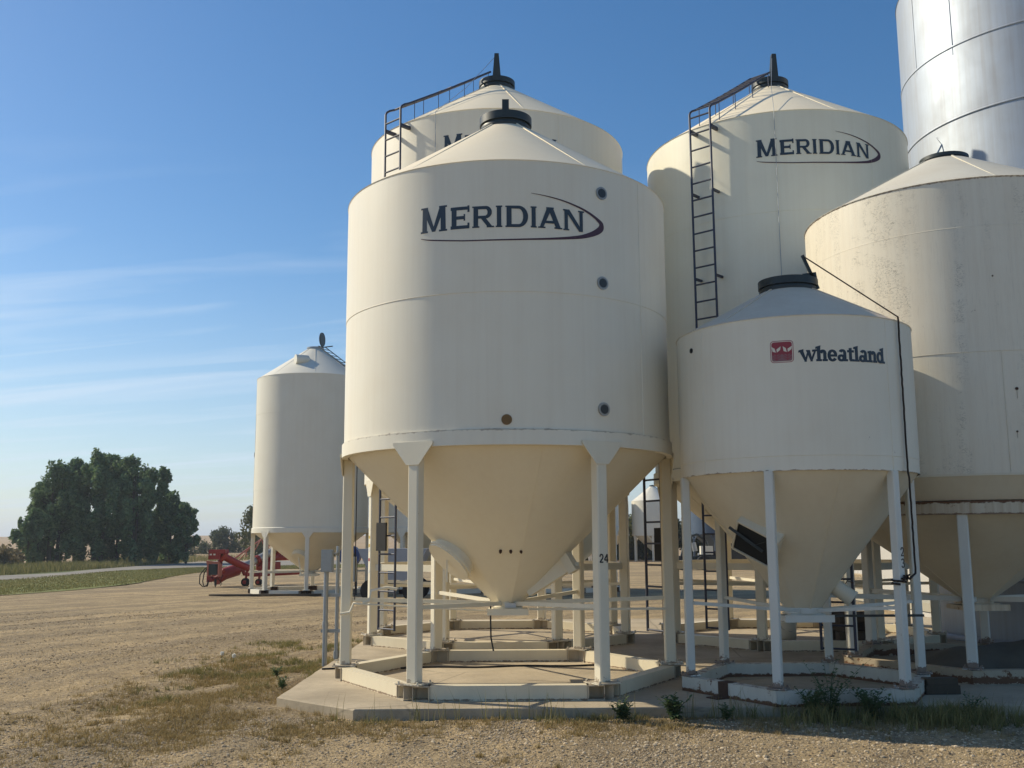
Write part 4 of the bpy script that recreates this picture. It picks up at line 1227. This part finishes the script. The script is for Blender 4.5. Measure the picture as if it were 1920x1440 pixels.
# ================================================================== SHED, right
def shed():
    t = thing('metal_shed', 'long white ribbed metal shed glimpsed between the legs on the right', 'shed', (17.1, 48, 0))
    L = 37; H = 5.0
    mb = MB(); n = int(L/.10); vs = []
    for k in range(n + 1):
        y = L*k/n; ph = k % 4; x = -.05 if ph in (1,) else 0.0
        vs += [(x, y, .05), (x, y, H)]
    mb.add(vs, [(2*k, 2*k+1, 2*k+3, 2*k+2) for k in range(n)])
    mb.box((6, L + .02, H/2), (12, .1, H)); mb.box((6, -.02, H/2), (12, .1, H)); mb.box((12, L/2, H/2), (.1, L, H))
    mb.build('wall', m_shed, t)
    s = MB(); s.add([(-.3, -.3, H), (6, -.3, H + 1.8), (12.3, -.3, H), (-.3, L + .3, H), (6, L + .3, H + 1.8), (12.3, L + .3, H)], [(0, 1, 4, 3), (1, 2, 5, 4)]); s.build('roof', m_silver, t)
    s = MB(); s.box((-.02, L/2, .03), (.1, L, .06)); s.build('footing', m_conc, t)
    return t
shed()
def leanto():
    t = thing('dark_shed', 'dark grey corrugated shed wall low at the right edge behind the old bin', 'shed', (10.2, 22.0, 0))
    mb = MB(); vs = []; n = 60
    for k in range(n+1):
        vs += [(k*.12 - 1.2, (-.03 if k % 2 else .0), 0), (k*.12 - 1.2, (-.03 if k % 2 else 0), 2.6)]
    mb.add(vs, [(2*k, 2*k+2, 2*k+3, 2*k+1) for k in range(n)]); mb.box((2.4, 2.05, 1.3), (7.2, 4, 2.59)); mb.build('wall', m_shed, t)
    s = MB(); s.box((2.4, 2.0, 2.68), (7.5, 4.4, .1)); s.build('roof', m_silver, t)
    return t
leanto()

# ================================================================== VEHICLES far right
def pickup(loc, rz, label):
    t = thing('pickup_truck', label, 'pickup truck', loc, rz=rz)
    def prism(prof, w_, name, mat, parent, bev=.0):
        mb = MB(); m = len(prof)
        vs = [(x, -w_/2, z) for x, z in prof] + [(x, w_/2, z) for x, z in prof]
        mb.add(vs, [tuple(range(m)), tuple(range(m, 2*m))[::-1]] + [(i, i+m, (i+1) % m + m, (i+1) % m) for i in range(m)])
        return mb.build(name, mat, parent)
    body = prism([(-2.7, .5), (-2.7, 1.05), (-1.0, 1.08), (1.0, 1.08), (1.2, 1.10), (2.5, 1.0), (2.7, .85), (2.7, .45), (2.2, .40), (-2.2, .42)], 1.85, 'body', m_dark_truck, t)
    cab = prism([(-.95, 1.08), (-.80, 1.68), (.55, 1.72), (1.25, 1.10)], 1.6, 'cab', m_dark_truck, t)
    for y in (-.81, .81):
        mb = MB(); mb.add([(-.75, y, 1.12), (-.65, y, 1.60), (.48, y, 1.63), (1.0, y, 1.12)], [(0, 1, 2, 3)]); mb.build('side_window', m_glass, cab)
    for x in (-1.7, 1.75):
        for y in (-.85, .85):
            mb = MB(); mb.tube([(x, y - .12, .38), (x, y + .12, .38)], .38, 24, True, False); wh = mb.build('wheel', m_rubber, t)
            mb = MB(); yy = y + (.13 if y > 0 else -.13); mb.tube([(x, yy - .01, .38), (x, yy + .01, .38)], .22, 16, True, False); mb.build('rim', m_galv, wh)
    for y in (-.7, .7):
        mb = MB(); mb.box((2.66, y, .85), (.1, .3, .14)); mb.build('headlight', m_sticker_w, t)
    return t
pickup((14.6, 66, 0), radians(172), 'black pickup truck parked in front of the white shed, seen between the legs')
def implement():
    t = thing('farm_implement', 'dark folded farm implement parked below the shade-painted bin, white pieces on its frame', 'farm machine', (11.3, 62, 0))
    s = MB(); s.bar((-1.6, 0, .7), (1.8, 0, .7), .25, .2); s.bar((-1.2, -.8, .75), (-1.2, .8, .75), .15, .15); s.bar((1.2, -.9, .75), (1.2, .9, .75), .15, .15)
    s.tube([(-1.2, 0, .8), (-.9, 0, 1.9), (-.2, 0, 2.1)], .07, 8); s.tube([(.6, 0, .8), (.3, 0, 1.7), (-.2, 0, 2.1)], .07, 8); s.build('frame', m_black, t)
    for x in (-1.3, 0, 1.3):
        for y in (-.8, .8):
            s = MB(); s.tube([(x, y - .12, .42), (x, y + .12, .42)], .42, 20, True, False); s.build('wheel', m_rubber, t)
    s = MB(); s.box((.3, -.1, 1.15), (.7, .6, .5)); s.build('seed_box', m_white, t)
    s = MB(); s.tube([(-.4, -.3, 1.1), (-.5, -.3, 1.6)], .15, 12); s.build('tank', m_galv, t)
    return t
implement()

# ================================================================== CLUTTER ON THE PAD
def clutter():
    # wood block near the skid of bin 23
    t = thing('wood_block', 'weathered timber block beside the right front corner of bin 23', 'timber', (4.40, 10.86, ZP))
    s = MB(); s.box((0, 0, .045), (.36, .14, .09), .06); s.build('lower_timber', m_wood, t)
    s = MB(); s.box((.0, .01, .125), (.33, .13, .07), .10); s.build('upper_timber', m_wood, t)
    # cribbing stack
    t = thing('timber_stack', 'dark stack of timber cribbing behind bin 23 among the rusty legs', 'timber', (5.0, 15.3, ZP))
    for k in range(4):
        for j in (-1, 1):
            s = MB(); s.box((0 if k % 2 else j*.2, j*.16 if k % 2 else 0, .07 + k*.13), (.62, .16, .125) if k % 2 else (.16, .6, .125), .05*k); s.build('timber', m_wood, t)
    # white pail
    t = thing('pail', 'small white plastic pail on the pad behind bin 23', 'pail', (4.35, 16.5, ZP))
    s = MB(); s.lathe([[(.10, 0), (.125, .3)], [(.135, .29), (.135, .31), (.12, .31)], [(0.001, .0), (.10, 0)], [(.12, .31), (.118, .03), (0.001, .03)]], 24); s.build('bucket', m_white, t)
    s = MB(); s.tube([(-.13, 0, .29), (-.12, -.06, .2), (0, -.13, .16), (.12, -.06, .2), (.13, 0, .29)], .004, 5); s.build('handle', m_galv, t)
    # tarp heap
    t = thing('tarp_heap', 'black crumpled tarp heap under the old bin with a hose draped over', 'tarp', (6.45, 13.4, ZP))
    n, m_ = 40, 24; vs = []
    for j in range(m_ + 1):
        for i in range(n + 1):
            x = (i/n - .5)*2.6; y = (j/m_ - .5)*1.3
            e = max(0, 1 - (x/1.3)**2)*max(0, 1 - (y/.65)**2)
            z = .26*e**.7*(1 + .12*sin(x*5 + y*3) + .05*sin(x*13 - y*9)) + .005
            vs.append((x + .03*sin(y*11), y + .03*sin(x*9), z))
    s = MB(); s.add(vs, [(j*(n+1)+i, j*(n+1)+i+1, (j+1)*(n+1)+i+1, (j+1)*(n+1)+i) for j in range(m_) for i in range(n)], True); s.build('tarp_sheet', m_tarp, t)
    s = MB(); s.tube([(.1, -.2, .30), (.35, -.35, .26), (.6, -.55, .2), (1.0, -.8, .07), (1.6, -.95, .05)], .06, 12); s.build('fat_hose', m_tarp, t)
    # auger tube lying on the pad at the back
    t = thing('steel_ramp', 'grey steel channel lying slantwise on the pad behind the old bin', 'steel channel', (7.5, 18.9, ZP))
    s = MB(); s.bar((-1.1, 1.2, .50), (1.3, -1.2, .10), .5, .04); s.build('channel_floor', m_galv, t)
    for sg in (-1, 1):
        s = MB(); d = Vector((2.4, -2.4, 0)).normalized(); nn = Vector((-d.y, d.x, 0))*.25*sg
        s.bar(Vector((-1.1, 1.2, .58)) + nn, Vector((1.3, -1.2, .18)) + nn, .02, .16); s.build('channel_side', m_white, t)
    # panel-sided wagon behind bin 24's left legs
    t = thing('grain_wagon', 'blue grey sheet-sided grain wagon behind the tall bin, seen between ladder and leg', 'wagon', (-3.45, 30.5, 0))
    s = MB(); prof = [(-1.0, 1.5), (1.0, 1.5), (.55, .62), (-.55, .62)]
    vs = [(x, -1.0, z) for x, z in prof] + [(x, 1.0, z) for x, z in prof]
    s.add(vs, [(0, 3, 2, 1), (4, 5, 6, 7), (0, 1, 5, 4), (1, 2, 6, 5), (2, 3, 7, 6), (3, 0, 4, 7)]); s.build('box', m_panel, t)
    for x in (-.6, .6):
        for y in (-.8, .8):
            s = MB(); s.tube([(x, y - .08, .32), (x, y + .08, .32)], .32, 20, True, False); s.build('wheel', m_rubber, t)
    s = MB(); s.bar((-.9, 0, .5), (1.6, 0, .5), .12, .12); s.bar((-.6, -.8, .5), (-.6, .8, .5), .12, .12); s.bar((.6, -.8, .5), (.6, .8, .5), .12, .12); s.build('chassis', m_black, t)
clutter()
o = MB().box((-8.0, 33.55, .03), (3.6, .25, .055), .0).build('plank', m_wood); tag(o, 'long dark plank lying on the ground at the foot of the leftmost white bin', 'plank')
# power cable on pad
s = MB(); pts = [(-2.4 + k*.16, 13.15 + .05*sin(k*.9) + .012*k, ZP + .012) for k in range(26)]
tag(s.tube(pts, .012, 6).build('cable', m_rubber), 'thin black cable lying across the pad behind bin 24', 'cable')

# ================================================================== VEGETATION
def leaf_cloud(cs, rs, n, size, seed, flat=.75):
    """leaf faces scattered through several ellipsoids (centre, radius)"""
    g = np.random.default_rng(seed)
    cs = np.array(cs, float); rs = np.array(rs, float)
    wgt = rs.prod(1)**.7; wgt /= wgt.sum()
    k = g.choice(len(cs), n, p=wgt)
    d = g.normal(size=(n, 3)); d /= np.linalg.norm(d, axis=1)[:, None]
    rad = (g.random(n)**.45)[:, None]
    c = cs[k] + d*rad*rs[k]
    a = g.normal(size=(n, 3)); a /= np.linalg.norm(a, axis=1)[:, None]
    b = np.cross(a, g.normal(size=(n, 3))); b /= np.linalg.norm(b, axis=1)[:, None]
    s_ = size*(.6 + .8*g.random(n))[:, None]
    V = np.stack([c - a*s_, c + b*s_*flat*.6, c + a*s_, c - b*s_*flat*.6], 1).reshape(-1, 3)
    F = np.arange(4*n).reshape(-1, 4)
    return V, F
def tree(loc, h, w_, label, seed, mat, n=5200, size=.17, trunk_h=.22, name='poplar_tree', cat='tree', group=None, trunks=1, lowcrown=.12):
    g = random.Random(seed)
    t = thing(name, label, cat, loc, group)
    mb = MB(); tips = []
    for k in range(trunks):
        bx = (g.random()-.5)*w_*.35*(trunks > 1)
        pts = [(bx + g.uniform(-.1, .1)*j*.3, g.uniform(-.1, .1)*j*.3, h*.85*j/5) for j in range(6)]
        mb.tube(pts, .035*h/2.2 if trunks == 1 else .02*h, 8, r2=.02)
        for j in range(9):
            z = h*g.uniform(.2, .8); a = g.uniform(0, 2*pi); L = w_*.5*g.uniform(.5, .95)*(1 - .4*z/h)
            p = Vector((bx*1.0, 0, z)); q = p + Vector((cos(a)*L, sin(a)*L, L*.7)); mb.tube([p, p.lerp(q, .5) + Vector((0, 0, -.05)), q], .03, 5, r2=.01); tips.append(q)
    mb.build('trunk', m_bark, t)
    cs = []; rs = []
    for j in range(64):
        z = h*(lowcrown + (1-lowcrown)*g.random()**.85)
        prof = sin(pi*min(1, max(0.12, (z/h - lowcrown*.4)/(1.08 - lowcrown*.4)))**.85)
        rr = w_*.5*prof*g.uniform(.15, 1.05); a = g.uniform(0, 2*pi)
        cs.append((cos(a)*rr, sin(a)*rr, min(z, h*.93))); s_ = w_*g.uniform(.05, .13); rs.append((s_, s_, s_*g.uniform(1.0, 2.4)))
    for q in tips[:12]: cs.append(tuple(q)); rs.append((w_*.12,)*3)
    cs.append((0, 0, h*.9)); rs.append((w_*.08, w_*.08, h*.10))
    V, F = leaf_cloud(cs, rs, n, size, seed)
    V[:, 2] = np.maximum(V[:, 2], .05)
    np_mesh('crown', V, F, mat, False, t)
    return t
PX = lambda px, Y: (px - 960)/FPX*Y*1.0
grp = 'poplars in the clump across the road'
specs = [(70, 84, 4.6, 2.8, 'low poplar at the left end of the clump'), (90, 86, 6.9, 3.4, 'young poplar second from the left end of the clump'),
         (112, 85, 8.3, 4.2, 'tall dark poplar with a notched top, third from the left of the clump'), (148, 88, 9.1, 4.4, 'tall poplar left of the middle of the clump'),
         (182, 86, 9.3, 4.6, 'tallest poplar at the crest of the clump'), (214, 88, 9.5, 4.6, 'dense poplar just right of the crest of the clump'),
         (246, 86, 9.2, 4.4, 'dense dark poplar on the right shoulder of the clump'), (278, 88, 8.2, 4.0, 'poplar low on the right shoulder of the clump'),
         (305, 91, 8.6, 2.6, 'slender poplar with a thin spiky top at the right of the clump'), (330, 90, 5.9, 3.8, 'rounded smaller poplar near the right end of the clump'),
         (348, 88, 5.0, 2.4, 'lowest poplar leaning out at the right end of the clump')]
for i, (px, Y, h, w_, lab) in enumerate(specs):
    tree((PX(px, Y), Y, 0), h, w_, lab, 100 + i, m_leafP, n=int(2500 + 800*h), size=.17, group=grp, trunks=2 if i % 2 else 3, lowcrown=.05)
tree((PX(497, 116), 116, 0), 5.6, 6.0, 'olive green tree half hidden behind the leftmost white bin', 140, m_leafY, n=6000, size=.2, name='broadleaf_tree', lowcrown=.02)
tree((PX(421, 150), 150, 0.3), 3.2, 4.6, 'round grey green bush standing alone left of the leftmost white bin', 141, m_leafB, n=3500, size=.2, name='bush', cat='bush', lowcrown=.02)
for i, (px, Y, h, w_, lab, mt) in enumerate(((6, 74, 1.15, 3.0, 'low brown brush at the far left edge of the picture', m_leafR), (30, 78, 1.0, 2.4, 'low brown bush between the left edge and the poplars', m_leafR),
        (352, 130, 1.5, 3.6, 'low hedge bush right of the poplar clump', m_leafB), (385, 142, 1.6, 4.0, 'low hedge bush between the poplars and the round bush', m_leafB),
        (452, 150, 1.7, 4.5, 'low hedge bush right of the round bush', m_leafY))):
    tree((PX(px, Y), Y, 0), h, w_, lab, 160 + i, mt, n=1800, size=.14, name='bush', cat='bush', lowcrown=.0, group='low bushes along the verge')
for i, (x, Y, h, w_) in enumerate(((7.2, 95, 3.4, 5.5), (10.6, 96, 3.6, 5.5), (13.6, 95, 3.2, 5.5), (17.5, 97, 3.5, 5))):
    tree((x, Y, 0), h, w_, ['leafy bush behind the far white bin, leftmost of four', 'leafy bush between the two far white stilt bins', 'leafy bush behind the far bin with the pale roof', 'leafy bush behind the shade-painted stilt bin'][i], 180 + i, m_leafY if i % 2 else m_leafB, n=6000, size=.2, name='bush', cat='bush', lowcrown=.0, group='bushes behind the far bins')

def blades(name, pos, hmin, hmax, wd, mat, seed, lean=.5, parent=None):
    """pos (n,3): two-segment tapered blades"""
    g = np.random.default_rng(seed); n = len(pos)
    a = g.random(n)*2*pi; h = hmin + (hmax-hmin)*g.random(n)**1.6
    la = g.random(n)*2*pi; ln = lean*g.random(n)*h
    w_ = wd*(.6 + .8*g.random(n))
    dx, dy = np.cos(a)*w_/2, np.sin(a)*w_/2
    z0 = np.zeros(n)
    mid = pos + np.stack([np.cos(la)*ln*.35, np.sin(la)*ln*.35, h*.6], 1)
    tip = pos + np.stack([np.cos(la)*ln, np.sin(la)*ln, h], 1)
    off = np.stack([dx, dy, z0], 1)
    V = np.stack([pos - off, pos + off, mid + off*.7, mid - off*.7, tip + off*.08, tip - off*.08], 1).reshape(-1, 3)
    b = np.arange(n)[:, None]*6
    F = np.concatenate([b + np.array([[0, 1, 2, 3]]), b + np.array([[3, 2, 4, 5]])], 0)
    return np_mesh(name, V, F, mat, False, parent)
def on_pad(x, y, m=0.0):
    return (x > -2.45 + m) & (y > np.where(x < -1.53, 10.06 + (-1.53 - x)*.913, 10.06 + (x + 1.53)*.0092) + m) & (y < 21.5)
def scatter(n, x0, x1, y0, y1, dens, seed, tuft=28):
    g = np.random.default_rng(seed)
    x = x0 + (x1-x0)*g.random(n); y = y0 + (y1-y0)*g.random(n)
    keep = (g.random(n) < dens(x, y)) & ~on_pad(x, y, -.02)
    x, y = x[keep], y[keep]
    # gather the blades into tufts
    if tuft:
        m = max(1, len(x)//tuft); x0_, y0_ = x[:m], y[:m]; k = g.integers(0, m, len(x)); sd = (.015 + .09*g.random(m)**2)[k]
        x = x0_[k] + g.normal(size=len(x))*sd; y = y0_[k] + g.normal(size=len(x))*sd
        ok = ~on_pad(x, y, -.02); x, y = x[ok], y[ok]
    return np.stack([x, y, gz(x, y) - .002], 1)
def patchy(x, y, s, lo, hi, seed=9):
    v = vnoise(x, y, s, seed)*.6 + vnoise(x, y, s*2.7, seed+1)*.4
    return np.clip((v-lo)/(hi-lo), 0, 1)
# dry grass: bank left of the pad and the strip along its front edge
def d_left(x, y):
    cxx = -3.35 + .24*np.clip(12-y, 0, 5) - .2*np.sin(y*.7); wx = np.where(y < 12, 1.3, .9 + .0*y)
    m = np.exp(-((x-cxx)/wx)**2*1.3)*np.clip((y-7.6)/1.6, 0, 1)*np.clip((17.5-y)/2.5, 0, 1)
    return m*patchy(x, y, 1.3, .34, .60)
def d_front(x, y):
    m = np.exp(-((y-(9.62 + .02*x))/.42)**2)*np.clip((x+2.6)/.8, 0, 1)
    return m*patchy(x, y, 2.2, .34, .6, 21)
p1 = scatter(420000, -6.5, -1.6, 7.2, 18, lambda x, y: d_left(x, y)*.85, 31)
p2 = scatter(110000, -2.6, 7.5, 8.6, 10.3, lambda x, y: d_front(x, y)*.8, 32)
p3 = scatter(50000, -4.5, 5, 7.2, 9.4, lambda x, y: patchy(x, y, 1.3, .60, .78, 44)*.35, 33)
o = blades('dry_grass', np.concatenate([p1, p2, p3]), .015, .058, .005, m_dry, 41, 1.3)
tag(o, 'short dry tan grass growing over the gravel around the pad', 'grass', kind='stuff')
q1 = scatter(90000, -5.2, -2.4, 12.6, 18, lambda x, y: np.exp(-((x+3.25)/.85)**2)*patchy(x, y, 1.9, .50, .72, 55)*.55, 34)
q2 = scatter(26000, -4.3, -2.6, 10.8, 13.6, lambda x, y: patchy(x, y, 2.1, .58, .75, 56)*.7, 35)
q3 = scatter(46000, -2.0, 8.0, 9.2, 10.35, lambda x, y: np.exp(-((y-9.98)/.22)**2)*patchy(x, y, 2.0, .42, .68, 57)*np.clip((x+1.8)/3, .25, 1), 36)
q4 = scatter(46000, 2.2, 8.0, 8.9, 10.35, lambda x, y: np.exp(-((y-9.85)/.35)**2)*patchy(x, y, 1.6, .3, .6, 58)*np.clip((x-2.2)/.8, 0, 1), 37)
o = blades('green_grass', np.concatenate([q1, q2, q3]), .02, .085, .006, m_green, 42, 1.0)
tag(o, 'sparse green grass mixed with the dry grass by the pad edge', 'grass', kind='stuff')
o = blades('green_grass', q4, .04, .20, .008, m_green, 52, .9); tag(o, 'taller dark green grass in the shade in front of the right hand bins', 'grass', kind='stuff')
# longer lone stems along the pad's front edge
q5 = scatter(600, -1.6, 5.5, 9.85, 10.08, lambda x, y: x*0 + .5, 38, 4)
o = blades('tall_grass_stems', q5, .12, .34, .006, m_green, 43, .5); tag(o, 'scattered taller grass stems along the front edge of the pad', 'grass', kind='stuff')
# verge across the road
g = np.random.default_rng(5)
def band(lo, hi, n, seed):
    g = np.random.default_rng(seed); lo = np.array(lo); hi = np.array(hi)
    t_ = g.random(n)*(len(lo)-1.001); i = t_.astype(int); f = (t_-i)[:, None]; a = lo[i]*(1-f) + lo[i+1]*f; b = hi[i]*(1-f) + hi[i+1]*f
    k = g.random(n)[:, None]; p = a*(1-k) + b*k; return np.concatenate([p, np.full((n, 1), .02)], 1)
o = blades('verge_tall_grass', band(E_road_hi, E_verge_hi, 42000, 6), .15, .55, .05, m_green, 45, .6); tag(o, 'rough uncut grass along the far side of the gravel road', 'grass', kind='stuff')
o = blades('lawn_blades', band(E_lawn_lo, E_lawn_hi, 50000, 8), .03, .08, .03, m_green, 46, .6); tag(o, 'short green grass on the mown strip beside the road', 'grass', kind='stuff')

# weeds by the pad
def weed(x, y, h, n, label, seed, big=.05):
    g = random.Random(seed); z = float(gz(x, y))
    t = thing('weed', label, 'weed', (x, y, z), 'broad leaved weeds at the pad edge')
    st = MB(); Vs = []; Fs = []
    for k in range(n):
        a = g.uniform(0, 2*pi); L = h*g.uniform(.5, 1); r = L*g.uniform(.2, .9)
        p = [Vector((0, 0, 0)), Vector((cos(a)*r*.35, sin(a)*r*.35, L*.6)), Vector((cos(a)*r, sin(a)*r, L))]
        st.tube(p, .0035, 5, r2=.0015)
        for j in range(11):
            tt = .12 + .88*j/10; q = p[0].lerp(p[1], tt*2) if tt < .5 else p[1].lerp(p[2], tt*2-1)
            b = g.uniform(0, 2*pi); ln = big*g.uniform(.7, 1.5)*(1.15 - .5*tt); d = Vector((cos(b), sin(b), g.uniform(-.1, .8))).normalized(); sd = d.cross(Vector((0, 0, 1))).normalized()*ln*.24
            k0 = len(Vs); up = Vector((0, 0, ln*.1))
            Vs += [q, q + d*ln*.35 + sd + up, q + d*ln*.75 + sd*.8 + up, q + d*ln - up*.5, q + d*ln*.75 - sd*.8 + up, q + d*ln*.35 - sd + up]
            Fs.append((k0, k0+1, k0+2, k0+3, k0+4, k0+5))
    st.build('stem', m_weed, t); mb = MB(); mb.add(Vs, Fs); mb.build('leaves', m_weed, t)
for i, a in enumerate(((1.02, 9.86, .20, 22, 'leafy weed at the pad edge in front of bin 24, left of the pair', .06), (1.50, 9.88, .24, 26, 'pale leafy weed at the pad edge in front of bin 24, right of the pair', .065),
        (1.98, 9.84, .15, 9, 'small dark weed in shadow midway between bins 24 and 23', .05), (2.80, 9.90, .30, 34, 'dense weed clump in shadow left of the tall weed', .055),
        (2.98, 9.96, .56, 18, 'tall bushy weed standing in front of the skid of bin 23', .055), (3.34, 9.88, .30, 34, 'dark weed clump right of the tall weed by bin 23', .06),
        (-2.62, 11.9, .14, 9, 'small green weed beside the left edge of the pad', .05), (-2.95, 13.1, .13, 8, 'small green weed left of the conduit posts', .05), (4.3, 9.95, .22, 10, 'low weed at the pad edge under the wood block', .05))):
    weed(a[0], a[1], a[2], a[3], a[4], 300 + i, a[5])
for i, (x, y, lab) in enumerate(((-4.10, 14.7, 'white dandelion seed head on the grassy bank, the farther one'), (-3.80, 14.2, 'white dandelion seed head on the grassy bank, the nearer one'))):
    z = float(gz(x, y)); t = thing('dandelion', lab, 'dandelion', (x, y, z), 'dandelion seed heads on the bank')
    s = MB(); s.tube([(0, 0, 0), (.01, 0, .12)], .003, 5); s.build('stem', m_weed, t)
    V, F = leaf_cloud([(0.01, 0, .13)], [(.028, .028, .028)], 260, .009, 77 + i); np_mesh('seed_head', V, F, m_fluff, False, t)

# stones: small faceted pebbles over the foreground
def stones(n, seed, size, dens, box):
    g = np.random.default_rng(seed)
    ico = bmesh.new(); bmesh.ops.create_icosphere(ico, subdivisions=1, radius=1.0)
    bv = np.array([v.co[:] for v in ico.verts]); bf = np.array([[v.index for v in f.verts] for f in ico.faces]); ico.free()
    x = box[0] + (box[1]-box[0])*g.random(n); y = box[2] + (box[3]-box[2])*g.random(n)
    k = (g.random(n) < dens(x, y)) & ~on_pad(x, y, -.02); x, y = x[k], y[k]; n = len(x)
    s_ = size*(.45 + 1.3*g.random(n)**3)
    sc3 = np.stack([s_*(.8 + .5*g.random(n)), s_*(.8 + .5*g.random(n)), s_*(.45 + .35*g.random(n))], 1)
    V = bv[None]*sc3[:, None]*(1 + .22*(g.random((n, len(bv), 1))-.5))
    a = g.random(n)*2*pi; c, s2 = np.cos(a)[:, None], np.sin(a)[:, None]
    V = np.stack([V[..., 0]*c - V[..., 1]*s2, V[..., 0]*s2 + V[..., 1]*c, V[..., 2]], 2)
    V = V + np.stack([x, y, gz(x, y) + s_*.12], 1)[:, None]
    F = (bf[None] + (np.arange(n)*len(bv))[:, None, None]).reshape(-1, 3)
    return V.reshape(-1, 3), F
V1, F1 = stones(90000, 71, .0078, lambda x, y: .25 + .75*patchy(x, y, .8, .40, .62, 61), (-5.2, 5.2, 6.9, 10.2))
V2, F2 = stones(70000, 72, .0105, lambda x, y: .10 + .6*patchy(np.hypot(x-25, y-4)*1.3, y*.12, .9, .42, .62, 62), (-12, -2.3, 8, 26))
V3, F3 = stones(2600, 73, .013, lambda x, y: np.exp(-((y-9.0 + .15*x)/.6)**2), (-2.6, 4.2, 7.6, 10.1))
V = np.concatenate([V1, V2, V3]); F = np.concatenate([F1, F2 + len(V1), F3 + len(V1) + len(V2)])
o = np_mesh('gravel_stones', V, F, m_stone, False); tag(o, 'loose pale gravel stones scattered over the yard in front', 'gravel', kind='stuff')

# air over the prairie
mb = MB(); mb.box((0, 1300, 17), (5200, 3000, 40)); hz_o = mb.build('haze', None if False else m_conc); hz_o.data.materials.clear()
hm = bpy.data.materials.new('haze_air'); hm.use_nodes = True; ht = hm.node_tree; ht.nodes.clear()
ho = ht.nodes.new('ShaderNodeOutputMaterial'); hv = ht.nodes.new('ShaderNodeVolumePrincipled')
hv.inputs['Color'].default_value = (0.80, 0.88, 1.0, 1); hv.inputs['Density'].default_value = 0.0005; hv.inputs['Anisotropy'].default_value = 0.3
ht.links.new(hv.outputs[0], ho.inputs['Volume']); hz_o.data.materials.append(hm); hz_o['kind'] = 'stuff'
